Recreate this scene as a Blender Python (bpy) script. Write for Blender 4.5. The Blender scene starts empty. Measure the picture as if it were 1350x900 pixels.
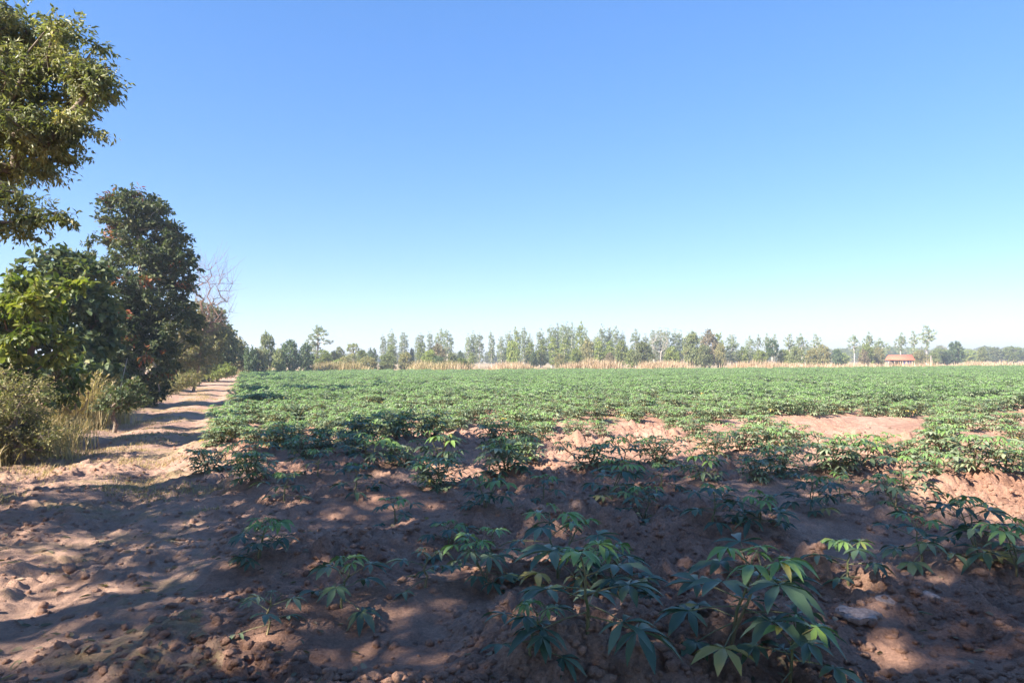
import bpy, math, random
import numpy as np
from mathutils import Matrix, Vector

# ------------------------------------------------------------------ camera, sky, sun, exposure
SC = bpy.context.scene
COL = SC.collection
CAM_H = 1.5
PITCH = math.radians(1.55); ROLL = math.radians(-0.25)
LENS = 24.0
cam = bpy.data.cameras.new('camera'); cam.lens = LENS; cam.sensor_width = 36.0
cam.clip_start = 0.05; cam.clip_end = 20000
camo = bpy.data.objects.new('camera', cam); COL.objects.link(camo)
CM = Matrix.Rotation(math.radians(90)+PITCH, 4, 'X') @ Matrix.Rotation(ROLL, 4, 'Z')
camo.matrix_world = Matrix.Translation((0, 0, CAM_H)) @ CM
SC.camera = camo

SUN_EL = math.radians(37); SUN_AZ = math.radians(38)      # shadows run along +X turned by SUN_AZ
sdir = Vector((-math.cos(SUN_EL)*math.cos(SUN_AZ), -math.cos(SUN_EL)*math.sin(SUN_AZ), math.sin(SUN_EL)))
world = bpy.data.worlds.new('World'); SC.world = world; world.use_nodes = True
wn = world.node_tree; wn.nodes.clear()
sky = wn.nodes.new('ShaderNodeTexSky'); sky.sky_type = 'NISHITA'; sky.sun_disc = False
sky.sun_elevation = SUN_EL; sky.sun_rotation = math.atan2(sdir.x, sdir.y)
sky.altitude = 0; sky.air_density = 1.0; sky.dust_density = 0.1; sky.ozone_density = 3.0
bg = wn.nodes.new('ShaderNodeBackground'); bg.inputs['Strength'].default_value = 0.116
wo = wn.nodes.new('ShaderNodeOutputWorld')
hs = wn.nodes.new('ShaderNodeHueSaturation'); hs.inputs['Saturation'].default_value = 1.5
gm = wn.nodes.new('ShaderNodeGamma'); gm.inputs[1].default_value = .6
tn = wn.nodes.new('ShaderNodeMixRGB'); tn.blend_type = 'MULTIPLY'; tn.inputs[0].default_value = 1; tn.inputs[2].default_value = (.94, 1.015, 1.30, 1)
wn.links.new(sky.outputs[0], gm.inputs[0]); wn.links.new(gm.outputs[0], hs.inputs['Color'])
wn.links.new(hs.outputs[0], tn.inputs[1]); wn.links.new(tn.outputs[0], bg.inputs[0]); wn.links.new(bg.outputs[0], wo.inputs[0])
sl = bpy.data.lights.new('sun', 'SUN'); sl.energy = 5.0; sl.angle = math.radians(0.55); sl.color = (1.0, 0.93, 0.82)
so = bpy.data.objects.new('sun', sl); COL.objects.link(so)
so.rotation_euler = sdir.to_track_quat('Z', 'Y').to_euler(); so.location = (-20, -8, 20)
SC.view_settings.view_transform = 'Standard'; SC.view_settings.look = 'None'
SC.view_settings.exposure = 1.64; SC.view_settings.gamma = 1.0
SC.cycles.max_bounces = 6; SC.cycles.diffuse_bounces = 3; SC.cycles.glossy_bounces = 2
SC.cycles.transmission_bounces = 3; SC.cycles.volume_bounces = 0; SC.cycles.transparent_max_bounces = 8

F = LENS/36*1350
def ray(px, py):
    """direction of a photo pixel in world space, scaled so that y = 1"""
    d = CM.to_3x3() @ Vector(((px-675)/F, -(py-450)/F, -1))
    return d/d.y
def P(px, py, d):
    r = ray(px, py); return Vector((r.x*d, d, CAM_H+r.z*d))
def topx(p):
    v = CM.to_3x3().transposed() @ (Vector(p)-Vector((0, 0, CAM_H)))
    if v.z > -0.1: return None
    return (675+F*v.x/-v.z, 450-F*v.y/-v.z, -v.z)

# ------------------------------------------------------------------ noise
def _h(ix, iy, s):
    n = (ix.astype(np.int64)*374761393 + iy.astype(np.int64)*668265263 + s*982451653) & 0xFFFFFFFF
    n = ((n ^ (n >> 13))*1274126177) & 0xFFFFFFFF
    return (((n ^ (n >> 16)) & 0xFFFFFF)/float(0xFFFFFF))
def vnoise(x, y, s=0):
    ix = np.floor(x); iy = np.floor(y); fx = x-ix; fy = y-iy
    ix = ix.astype(np.int64); iy = iy.astype(np.int64)
    def g(a, b):
        t = _h(ix+a, iy+b, s)*6.2831853
        return np.cos(t)*(fx-a)+np.sin(t)*(fy-b)
    u = fx*fx*fx*(fx*(fx*6-15)+10); v = fy*fy*fy*(fy*(fy*6-15)+10)
    a = g(0, 0); b = g(1, 0); c = g(0, 1); d = g(1, 1)
    return (a+(b-a)*u+((c+(d-c)*u)-(a+(b-a)*u))*v)*1.5
def fbm(x, y, o=4, s=0):
    r = 0; a = 1; 
    for i in range(o):
        r = r+a*vnoise(x*2**i+17.3*i, y*2**i-9.1*i, s+i); a *= .5
    return r
def lumps(x, y, s=0):
    """rounded lumps with sharp creases between: tall where a cell's random height says so"""
    ix = np.floor(x).astype(np.int64); iy = np.floor(y).astype(np.int64)
    best = np.zeros(x.shape)
    for a in (-1, 0, 1):
        for b in (-1, 0, 1):
            cx = ix+a+.15+.7*_h(ix+a, iy+b, s); cy = iy+b+.15+.7*_h(ix+a, iy+b, s+7)
            hh = _h(ix+a, iy+b, s+13); rr = .35+.5*_h(ix+a, iy+b, s+19)
            sk = 1.5*_h(ix+a, iy+b, s+23)
            dx = x-cx; dy = y-cy
            d2 = (dx*dx*(1+sk)+dy*dy*(2.2-sk*.7)+dx*dy*(hh-.5)*2)/(rr*rr)
            best = np.maximum(best, hh**1.5*rr*np.sqrt(np.clip(1-d2, 0, 1)))
    return best
def sstep(a, b, x):
    t = np.clip((x-a)/(b-a), 0, 1); return t*t*(3-2*t)

# ------------------------------------------------------------------ ground shape
RA = math.radians(30); ROW = (math.cos(RA), math.sin(RA)); PER = (-math.sin(RA), math.cos(RA)); SP = 1.45; U0 = 2.75
def field_left(y): return -0.45-0.388*y
def path_c(y): return -2.1-0.386*y
def path_w(y): return 1.55+0*y
def pathd(x, y): return x-path_c(y)
def ground_h(x, y):
    x = np.asarray(x, float); y = np.asarray(y, float)
    near = 1-sstep(14, 30, np.hypot(x, y))
    mid = 1-sstep(30, 90, np.hypot(x, y))
    h = .055*fbm(x*.35, y*.35, 3, 3)*mid
    inf = sstep(-.5, .7, x-field_left(y)-.35*vnoise(y*.5, x*.1, 5))
    u = x*PER[0]+y*PER[1]-U0+.10*vnoise(x*.5, y*.5, 31)
    ridge = np.cos(u/SP*2*math.pi)
    h = h+inf*mid*(.085*ridge*(.75+.4*vnoise(x*.6, y*.6, 41)))
    pd = pathd(x, y)
    onp = 1-sstep(1.2, 2.3, np.abs(pd))
    rut = np.exp(-((np.abs(pd)-.75)/.28)**2)
    h = h+onp*(-.035-.065*rut*(1+.5*vnoise(x*.7, y*.7, 8)))*mid
    # drag streaks that cross the headland
    st = vnoise((x*.45+y*.1)*1.0, (y-.25*x)*2.6, 51)
    h = h+.045*st*(1-inf)*near
    ln = np.hypot(x, y)
    h = h+.022*fbm(x*2.2, y*2.2, 4, 60)*(1-sstep(22, 45, ln))
    msk = np.clip(.5+1.0*fbm(x*.55+3, y*.55, 3, 70), .08, 1)*(1-.45*onp)
    f = (1-sstep(11, 20, ln))
    h = h+(.12+.12*inf)*msk**1.5*lumps(x*2.6, y*2.6, 80)*f
    h = h+.17*msk*lumps(x*6, y*6, 90)*f
    h = h+.075*np.clip(msk+.15, 0, 1)*lumps(x*15, y*15, 100)*f
    h = h+.030*(np.abs(vnoise(x*5+1.7, y*5, 120))+.6*np.abs(vnoise(x*11, y*11, 121))+.35*np.abs(vnoise(x*23, y*23, 122)))*f*(.5+msk)
    bank = sstep(2.0, 4.0, -pd)
    h = h+.12*bank
    return h
def gz(x, y): return float(ground_h(np.array([x]), np.array([y]))[0])

# ------------------------------------------------------------------ mesh helpers
def mesh_np(name, V, faces, mats=None, midx=None, rnd=None, smooth=False):
    """faces: list of (n,k) int arrays; rnd: list of (n,) floats, one per face; midx the same"""
    V = np.asarray(V, np.float32)
    me = bpy.data.meshes.new(name)
    me.vertices.add(len(V)); me.vertices.foreach_set('co', V.ravel())
    faces = [f for f in faces]
    nl = sum(f.size for f in faces); nf = sum(len(f) for f in faces)
    me.loops.add(nl); me.polygons.add(nf)
    me.loops.foreach_set('vertex_index', np.concatenate([f.ravel() for f in faces]).astype(np.int32))
    tot = np.concatenate([np.full(len(f), f.shape[1], np.int32) for f in faces])
    st = np.concatenate([[0], np.cumsum(tot)[:-1]]).astype(np.int32)
    me.polygons.foreach_set('loop_start', st)
    if smooth: me.polygons.foreach_set('use_smooth', np.ones(nf, bool))
    if midx is not None: me.polygons.foreach_set('material_index', np.concatenate(midx).astype(np.int32))
    me.update(calc_edges=True)
    if rnd is not None:
        a = me.attributes.new('leaf_tint', 'FLOAT', 'FACE')
        a.data.foreach_set('value', np.concatenate(rnd).astype(np.float32))
    for m in (mats or []): me.materials.append(m)
    return me
def link(name, me, parent=None, loc=None):
    o = bpy.data.objects.new(name, me); COL.objects.link(o)
    if loc is not None: o.location = loc
    if parent is not None: o.parent = parent
    return o
def tag(o, label=None, cat=None, group=None, kind=None):
    if label: o['label'] = label
    if cat: o['category'] = cat
    if group: o['group'] = group
    if kind: o['kind'] = kind
    return o
def empty(name, loc, label, cat, group=None, rz=0, sc=1):
    o = bpy.data.objects.new(name, None); COL.objects.link(o); o.empty_display_size = .1
    o.location = loc; o.rotation_euler = (0, 0, rz)
    o.scale = (sc, sc, sc) if not hasattr(sc, '__len__') else sc
    return tag(o, label, cat, group)
def copy_thing(src, loc, label, cat, group, rz=0, sc=1):
    r = src.copy(); COL.objects.link(r); r.location = loc; r.rotation_euler = (0, 0, rz)
    r.scale = (sc, sc, sc) if not hasattr(sc, '__len__') else sc
    tag(r, label, cat, group)
    for ch in list(src.children):
        c = ch.copy(); COL.objects.link(c); c.parent = r
    return r
def unit(a): return a/np.maximum(np.linalg.norm(a, axis=-1, keepdims=True), 1e-9)

def tubes(A, B, ra, rb, sides=5):
    """cones from A to B, (n,3) each"""
    A = np.asarray(A, float); B = np.asarray(B, float); n = len(A)
    d = unit(B-A); up = np.where(np.abs(d[:, 2:3]) > .9, [[1, 0, 0]], [[0, 0, 1]])
    s = unit(np.cross(d, up)); t = np.cross(d, s)
    an = np.arange(sides)/sides*2*math.pi
    ring = np.cos(an)[None, :, None]*s[:, None, :]+np.sin(an)[None, :, None]*t[:, None, :]
    ra = np.broadcast_to(ra, (n,)); rb = np.broadcast_to(rb, (n,))
    V = np.concatenate([A[:, None]+ring*ra[:, None, None], B[:, None]+ring*rb[:, None, None]], 1).reshape(-1, 3)
    i = np.arange(sides); j = (i+1) % sides
    q = np.stack([i, j, j+sides, i+sides], 1)[None]+(np.arange(n)*2*sides)[:, None, None]
    return V, q.reshape(-1, 4)
def leaves(p, a, n, L, W, kind='fold', droop=.15):
    """leaf blades: p base, a axis, n normal; returns V, [faces], per-leaf face count"""
    N = len(p); a = unit(a); s = unit(np.cross(a, n)); n = np.cross(s, a)
    L = np.broadcast_to(L, (N,))[:, None]; W = np.broadcast_to(W, (N,))[:, None]
    base = (np.arange(N))
    if kind == 'quad':
        V = np.stack([p, p+a*L*.45+s*W*.5, p+a*L-n*L*droop, p+a*L*.45-s*W*.5], 1).reshape(-1, 3)
        return V, [np.arange(4*N).reshape(N, 4)], 1
    if kind == 'fold':
        V = np.stack([p, p+a*L*.42+s*W*.5+n*W*.16, p+a*L-n*L*droop, p+a*L*.42-s*W*.5+n*W*.16], 1).reshape(-1, 3)
        f = np.array([[0, 1, 2], [0, 2, 3]])[None]+4*base[:, None, None]
        return V, [f.reshape(-1, 3)], 2
    V = np.stack([p, p+a*L*.28+s*W*.46+n*W*.12, p+a*L*.66+s*W*.40+n*W*.1-n*L*droop*.4, p+a*L-n*L*droop,
                  p+a*L*.66-s*W*.40+n*W*.1-n*L*droop*.4, p+a*L*.28-s*W*.46+n*W*.12], 1).reshape(-1, 3)
    f = np.array([[0, 1, 2, 3], [0, 3, 4, 5]])[None]+6*base[:, None, None]
    return V, [f.reshape(-1, 4)], 2

# ------------------------------------------------------------------ materials
def newmat(name):
    m = bpy.data.materials.new(name); m.use_nodes = True; nt = m.node_tree; nt.nodes.clear()
    out = nt.nodes.new('ShaderNodeOutputMaterial'); return m, nt, out
def ramp(nt, stops):
    r = nt.nodes.new('ShaderNodeValToRGB'); e = r.color_ramp.elements
    e[0].position = stops[0][0]; e[0].color = (*stops[0][1], 1)
    e[1].position = stops[-1][0]; e[1].color = (*stops[-1][1], 1)
    for p, c in stops[1:-1]:
        k = e.new(p); k.color = (*c, 1)
    return r
def leaf_mat(name, stops, rough=.45, trans=.3, spec=.4, wob=.25, tcol=(1.5, 1.7, .7, 1)):
    m, nt, out = newmat(name); N = nt.nodes; Lk = nt.links.new
    at = N.new('ShaderNodeAttribute'); at.attribute_name = 'leaf_tint'
    r = ramp(nt, stops)
    oi = N.new('ShaderNodeObjectInfo')
    Lk(at.outputs['Fac'], r.inputs[0])
    hs = N.new('ShaderNodeHueSaturation')
    mr = N.new('ShaderNodeMapRange'); mr.inputs['To Min'].default_value = 1-wob; mr.inputs['To Max'].default_value = 1+wob
    Lk(oi.outputs['Random'], mr.inputs['Value']); Lk(mr.outputs[0], hs.inputs['Value']); Lk(r.outputs[0], hs.inputs['Color'])
    b = N.new('ShaderNodeBsdfPrincipled'); b.inputs['Roughness'].default_value = rough
    b.inputs['Specular IOR Level'].default_value = spec
    Lk(hs.outputs[0], b.inputs['Base Color'])
    t = N.new('ShaderNodeBsdfTranslucent')
    mx0 = N.new('ShaderNodeMixRGB'); mx0.blend_type = 'MULTIPLY'; mx0.inputs[0].default_value = 1
    mx0.inputs[2].default_value = tcol; Lk(hs.outputs[0], mx0.inputs[1]); Lk(mx0.outputs[0], t.inputs[0])
    mx = N.new('ShaderNodeMixShader'); mx.inputs[0].default_value = trans
    Lk(b.outputs[0], mx.inputs[1]); Lk(t.outputs[0], mx.inputs[2]); Lk(mx.outputs[0], out.inputs[0])
    return m
def bark_mat(name, c1, c2, scale=6, rough=.9):
    m, nt, out = newmat(name); N = nt.nodes; Lk = nt.links.new
    tc = N.new('ShaderNodeTexCoord'); mp = N.new('ShaderNodeMapping'); mp.inputs['Scale'].default_value = (3, 3, .6)
    no = N.new('ShaderNodeTexNoise'); no.inputs['Scale'].default_value = scale; no.inputs['Detail'].default_value = 5
    r = ramp(nt, [(.35, c1), (.65, c2)]); b = N.new('ShaderNodeBsdfPrincipled'); b.inputs['Roughness'].default_value = rough
    bu = N.new('ShaderNodeBump'); bu.inputs['Strength'].default_value = .5; bu.inputs['Distance'].default_value = .02
    Lk(tc.outputs['Object'], mp.inputs[0]); Lk(mp.outputs[0], no.inputs[0]); Lk(no.outputs[0], r.inputs[0])
    Lk(r.outputs[0], b.inputs['Base Color']); Lk(no.outputs[0], bu.inputs['Height']); Lk(bu.outputs[0], b.inputs['Normal'])
    Lk(b.outputs[0], out.inputs[0]); return m
def soil_mat(name, grassy):
    m, nt, out = newmat(name); N = nt.nodes; Lk = nt.links.new
    g = N.new('ShaderNodeNewGeometry')
    def noise(sc, det=5, rg=.55, vec=None):
        n = N.new('ShaderNodeTexNoise'); n.inputs['Scale'].default_value = sc; n.inputs['Detail'].default_value = det
        n.inputs['Roughness'].default_value = rg; Lk(vec or g.outputs['Position'], n.inputs[0]); return n
    def mix(f, a, b, bt='MIX'):
        x = N.new('ShaderNodeMixRGB'); x.blend_type = bt
        for i, v in ((0, f), (1, a), (2, b)):
            if isinstance(v, (int, float)): x.inputs[i].default_value = v
            elif isinstance(v, tuple): x.inputs[i].default_value = (*v, 1)
            else: Lk(v, x.inputs[i])
        return x.outputs[0]
    big = ramp(nt, [(.3, (.37, .20, .135)), (.5, (.48, .285, .20)), (.72, (.58, .38, .28))])
    Lk(noise(.45, 6, .6).outputs[0], big.inputs[0])
    med = ramp(nt, [(.3, (.62, .60, .60)), (.5, (.95, .95, .95)), (.72, (1.22, 1.2, 1.18))]); Lk(noise(5, 8, .68).outputs[0], med.inputs[0])
    c = mix(1, big.outputs[0], med.outputs[0], 'MULTIPLY')
    fin = ramp(nt, [(.3, (.75, .74, .74)), (.7, (1.2, 1.2, 1.2))]); Lk(noise(55, 4, .7).outputs[0], fin.inputs[0])
    c = mix(1, c, fin.outputs[0], 'MULTIPLY')
    if grassy:
        # driven-over straw and greyer dust on the track
        gr = ramp(nt, [(.5, (0, 0, 0)), (.62, (1, 1, 1))]); Lk(noise(.9, 6, .7).outputs[0], gr.inputs[0])
        st = ramp(nt, [(.35, (.24, .165, .08)), (.6, (.42, .32, .16)), (.7, (.5, .40, .24))]); Lk(noise(30, 5, .75).outputs[0], st.inputs[0])
        c = mix(.35, c, (.52, .36, .275))
        f = N.new('ShaderNodeMath'); f.operation = 'MULTIPLY'; f.inputs[1].default_value = .75; Lk(gr.outputs[0], f.inputs[0])
        c = mix(f.outputs[0], c, st.outputs[0])
    # beyond the crop the ground is under dry grass
    sep = N.new('ShaderNodeSeparateXYZ'); Lk(g.outputs['Position'], sep.inputs[0])
    far = N.new('ShaderNodeMapRange'); far.inputs['From Min'].default_value = 70; far.inputs['From Max'].default_value = 95
    Lk(sep.outputs['Y'], far.inputs['Value'])
    dg = ramp(nt, [(.35, (.25, .17, .09)), (.5, (.42, .30, .18)), (.65, (.2, .22, .08))]); Lk(noise(.06, 6, .7).outputs[0], dg.inputs[0])
    c = mix(far.outputs[0], c, dg.outputs[0])
    # litter and a skin of weeds under the hedge
    b = N.new('ShaderNodeBsdfPrincipled'); b.inputs['Roughness'].default_value = .95; b.inputs['Specular IOR Level'].default_value = .15
    Lk(c, b.inputs['Base Color'])
    b1 = N.new('ShaderNodeBump'); b1.inputs['Strength'].default_value = 1; b1.inputs['Distance'].default_value = .05
    Lk(noise(14, 8, .7).outputs[0], b1.inputs['Height'])
    b2 = N.new('ShaderNodeBump'); b2.inputs['Strength'].default_value = .9; b2.inputs['Distance'].default_value = .014
    Lk(noise(90, 5, .7).outputs[0], b2.inputs['Height']); Lk(b1.outputs[0], b2.inputs['Normal'])
    Lk(b2.outputs[0], b.inputs['Normal']); Lk(b.outputs[0], out.inputs[0]); return m
def plain_mat(name, c, rough=.8, var=.2, scale=20):
    return bark_mat(name, tuple(x*(1-var) for x in c), tuple(min(1, x*(1+var)) for x in c), scale, rough)

M_soil = soil_mat('field_soil', False); M_path = soil_mat('track_dirt', True)
M_cass = leaf_mat('cassava_leaf', [(0, (.030, .062, .034)), (.3, (.065, .108, .055)), (.6, (.205, .25, .135)), (.8, (.35, .385, .23)), (.88, (.16, .27, .08)), (.96, (.22, .33, .07)), (1, (.46, .36, .10))], .42, .22, .6, .18, (1.25, 1.4, .85, 1))
M_stem = bark_mat('cassava_stem', (.13, .16, .06), (.27, .20, .10), 10, .6)
M_oliv = leaf_mat('olive_leaf', [(0, (.08, .095, .045)), (.4, (.16, .17, .075)), (.75, (.27, .25, .11)), (.93, (.36, .29, .11)), (1, (.36, .13, .04))], .45, .3)
M_dark = leaf_mat('dark_leaf', [(0, (.035, .052, .026)), (.45, (.075, .10, .042)), (.78, (.16, .165, .07)), (.95, (.27, .21, .08)), (1, (.36, .08, .035))], .6, .22, .3)
M_lime = leaf_mat('lime_leaf', [(0, (.05, .075, .022)), (.45, (.12, .16, .04)), (.8, (.27, .28, .06)), (1, (.40, .36, .09))], .45, .35)
M_mixd = leaf_mat('dry_mixed_leaf', [(0, (.08, .09, .04)), (.4, (.18, .18, .07)), (.65, (.32, .27, .12)), (.85, (.42, .32, .18)), (1, (.36, .15, .08))], .6, .3)
M_euc = leaf_mat('eucalyptus_leaf', [(0, (0.135, 0.169, 0.095)), (.5, (0.230, 0.270, 0.142)), (1, (0.365, 0.392, 0.203))], .5, .3, wob=.2)
M_eucy = leaf_mat('yellow_green_leaf', [(0, (0.121, 0.162, 0.047)), (.5, (0.230, 0.270, 0.074)), (1, (0.405, 0.392, 0.121))], .5, .3)
M_pale = leaf_mat('pale_dry_leaf', [(0, (.12, .11, .06)), (.5, (.22, .18, .11)), (1, (.34, .25, .17))], .6, .3)
M_straw = leaf_mat('straw', [(0, (.22, .16, .07)), (.5, (.40, .30, .15)), (1, (.58, .46, .27))], .7, .25, wob=.05)
M_pink = leaf_mat('pink_straw', [(0, (.30, .19, .12)), (.5, (.48, .34, .22)), (1, (.66, .50, .34))], .7, .25, wob=.05)
M_bark = bark_mat('grey_bark', (.10, .075, .055), (.26, .20, .15))
M_barkp = bark_mat('pale_bark', (.33, .28, .23), (.55, .50, .44))
M_twig = bark_mat('dry_twig', (.16, .085, .06), (.30, .19, .14))

# ------------------------------------------------------------------ ground sheet and path (one grid, shared edge)
def axis_pts(lo, hi, step, far_lo, far_hi, g):
    pts = list(np.arange(lo, hi, step)); s = step; x = pts[-1]
    while x < far_hi: s *= g; x += s; pts.append(x)
    s = step; x = lo; left = []
    while x > far_lo: s *= g; x -= s; left.append(x)
    return np.array(left[::-1]+pts)
xs = axis_pts(-7.0, 6.5, .021, -900, 900, 1.022)
ys = axis_pts(2.2, 9.5, .021, -60, 900, 1.0125)
GX, GY = np.meshgrid(xs, ys)
GZ = ground_h(GX, GY)
nx, ny = len(xs), len(ys)
idx = np.arange(nx*ny).reshape(ny, nx)
quads = np.stack([idx[:-1, :-1], idx[:-1, 1:], idx[1:, 1:], idx[1:, :-1]], -1).reshape(-1, 4)
cx = ((GX[:-1, :-1]+GX[1:, 1:])/2).ravel(); cy = ((GY[:-1, :-1]+GY[1:, 1:])/2).ravel()
GV = np.stack([GX, GY, GZ], -1).reshape(-1, 3)
inp = (np.abs(pathd(cx, cy)+.3*fbm(cx*.8, cy*.8, 4, 200)) < 1.75) & (cy < 66) & (cy > -20)
def submesh(name, mask, mat):
    q = quads[mask]; u, inv = np.unique(q, return_inverse=True)
    return mesh_np(name, GV[u], [inv.reshape(-1, 4)], [mat], smooth=True)
tag(link('ground', submesh('ground', ~inp, M_soil)), kind='structure')
tag(link('path', submesh('path', inp, M_path)), kind='structure')
del GX, GY, GZ, GV, quads, idx, cx, cy, inp

# ------------------------------------------------------------------ trees
def grow(rng, trunk, clusters, tip_r=.006, bend=.12):
    """trunk: [(x,y,z)...]; every cluster is joined to the nearest node below it. Returns edges A,B,ra,rb"""
    nodes = [np.array(t, float) for t in trunk]; par = [-1]+list(range(len(trunk)-1))
    C = np.asarray(clusters); t0 = np.array(trunk)
    dist = np.min(np.linalg.norm(C[:, None]-t0[None], axis=2), axis=1)
    for i in np.argsort(dist):
        c = C[i]; NN = np.array(nodes); d = np.linalg.norm(NN-c, axis=1)
        d = d+np.clip(NN[:, 2]-c[2], 0, None)*1.5
        d[0] += 2
        j = int(np.argmin(d)); a = nodes[j]; ln = np.linalg.norm(c-a)
        if ln > .5:
            m = (a+c)/2+rng.normal(0, bend*ln, 3)*.6+np.array([0, 0, .06*ln])
            nodes.append(m); par.append(j); j = len(nodes)-1
        nodes.append(c); par.append(j)
    n = len(nodes); cnt = np.ones(n)
    for i in range(n-1, 0, -1): cnt[par[i]] += cnt[i]
    r = tip_r*cnt**.5
    A = np.array([nodes[par[i]] for i in range(1, n)]); B = np.array(nodes[1:])
    ra = np.array([min(r[par[i]], r[i]*1.35) for i in range(1, n)]); rb = r[1:]
    return A, B, ra, rb
def blob_points(rng, blobs, n, shell=.5):
    w = np.array([b[3]*b[4]*b[5] for b in blobs]); w = w**.8; w /= w.sum()
    out = []
    for b, k in zip(blobs, rng.multinomial(n, w)):
        d = unit(rng.normal(size=(k, 3))); r = rng.random(k)**(1/3)
        r = shell*np.sqrt(r)+(1-shell)*r
        out.append(np.array(b[:3])+d*r[:, None]*np.array(b[3:6]))
    return np.concatenate(out)
def make_tree(name, seed, trunk, blobs, ncl, twigs, lpt, rc, L, W, leafm, barkm, kind='fold', tip_r=.006,
              shell=.5, upness=.6, hang=.25, twig_r=.003, tint=None, twig_geo=True, lvar=.3, flat=.75):
    """returns (trunk mesh, crown mesh), in local coordinates"""
    rng = np.random.default_rng(seed)
    C = blob_points(rng, blobs, ncl, shell)
    C = C[C[:, 2] > .15]
    A, B, ra, rb = grow(rng, trunk, C, tip_r)
    nC = len(C)
    cen = np.mean(np.array([b[:3] for b in blobs]), axis=0)
    # twigs leave each cluster centre
    T0 = np.repeat(C, twigs, 0)
    td = unit(rng.normal(size=(len(T0), 3))*np.array([1, 1, .7])+unit(T0-cen)*.55+np.array([0, 0, .1-hang]))
    tl = rc*(.5+.9*rng.random(len(T0)))
    T1 = T0+td*tl[:, None]*np.array([1, 1, flat])
    V1, f1 = tubes(A, B, ra, rb, 6 if tip_r > .004 else 4)
    Vs = [V1]; Fs = [f1]
    if twig_geo:
        V2, f2 = tubes(T0, T1, twig_r, twig_r*.4, 3); Vs.append(V2); Fs.append(f2+len(V1))
    tm = mesh_np(name+'_wood', np.concatenate(Vs), [np.concatenate(Fs)], [barkm], smooth=True)
    # leaves along twigs
    k = np.repeat(np.arange(len(T0)), lpt); t = .15+.95*rng.random(len(k))
    p = T0[k]+(T1-T0)[k]*t[:, None]+rng.normal(0, rc*.07, (len(k), 3))
    ax = unit(rng.normal(size=(len(k), 3))*.8+td[k]*.7+np.array([0, 0, -hang]))
    no = unit(rng.normal(size=(len(k), 3))*(1-upness)+np.array([0, 0, upness]))
    LL = L*(1-lvar+2*lvar*rng.random(len(k))); WW = W*(1-lvar+2*lvar*rng.random(len(k)))
    V, Fc, per = leaves(p, ax, no, LL, WW, kind)
    ct = rng.random(nC)          # a tint of its own for each cluster, plus leaf variation
    rn = np.clip(.5*ct[k//twigs]+.5*rng.random(len(k)), 0, 1)*.93
    if tint is not None: rn = tint(rn, p, rng, k//twigs)
    cm = mesh_np(name+'_leaves', V, Fc, [leafm], rnd=[np.repeat(rn, per)])
    return tm, cm
def tree_thing(name, meshes, loc, label, cat, group=None, rz=0, sc=1, parts=('trunk', 'crown')):
    r = empty(name, loc, label, cat, group, rz, sc)
    link(parts[0], meshes[0], r); link(parts[1], meshes[1], r)
    return r
def reds(frac):
    def f(rn, p, rng, cl):
        pick = rng.random(cl.max()+1) < frac
        rn = rn.copy(); m = pick[cl] & (rng.random(len(rn)) < .6); rn[m] = .97+.03*rng.random(m.sum()); return rn
    return f
def PB(px, py, d, rpx, rpy, ry, org):
    """a blob seen at photo pixel (px,py), distance d, radii in photo pixels, depth radius ry in metres, relative to org"""
    q = P(px, py, d); s = d/F
    return (q.x-org[0], q.y-org[1], q.z-org[2], rpx*s, ry, rpy*s)

# --- tall tree whose crown fills the upper left corner
o = (-6.9, 7.15); zA = gz(*o)
org = (o[0], o[1], zA)
bl = [PB(88, 58, 7.1, 30, 34, .5, org), PB(48, 115, 7.3, 58, 48, .7, org), PB(112, 108, 7.0, 20, 24, .35, org), PB(20, 40, 7.8, 40, 36, .6, org),
      PB(48, 172, 7.0, 50, 30, .55, org), PB(98, 158, 6.9, 24, 14, .25, org), PB(5, 200, 7.4, 45, 34, .6, org), PB(-70, 110, 7.7, 90, 80, 1.0, org),
      PB(12, 266, 6.9, 40, 16, .4, org), PB(58, 286, 6.7, 24, 12, .22, org), PB(10, 300, 6.7, 24, 8, .2, org), PB(128, 116, 6.9, 10, 12, .2, org), PB(-140, 170, 7.1, 70, 50, .7, org), PB(-90, 20, 7.4, 80, 45, .9, org),
      (-.6, .1, 4.7, 1.1, 1.1, .8)]

trA = make_tree('tall_tree', 11, [(0, 0, -.1), (.1, 0, 1.4), (.25, .05, 2.8), (.2, 0, 4.2), (.4, 0, 5.6), (.4, .1, 7.0)], bl, 800, 10, 14, .21, .062, .024,
                M_oliv, M_bark, 'fold', .008, upness=.45, hang=.5, tint=reds(.012), twig_r=.0022)
tree_thing('roadside_tree', trA, org, 'tall roadside tree whose small olive and yellow leaves fill the top left corner', 'tree')

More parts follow.
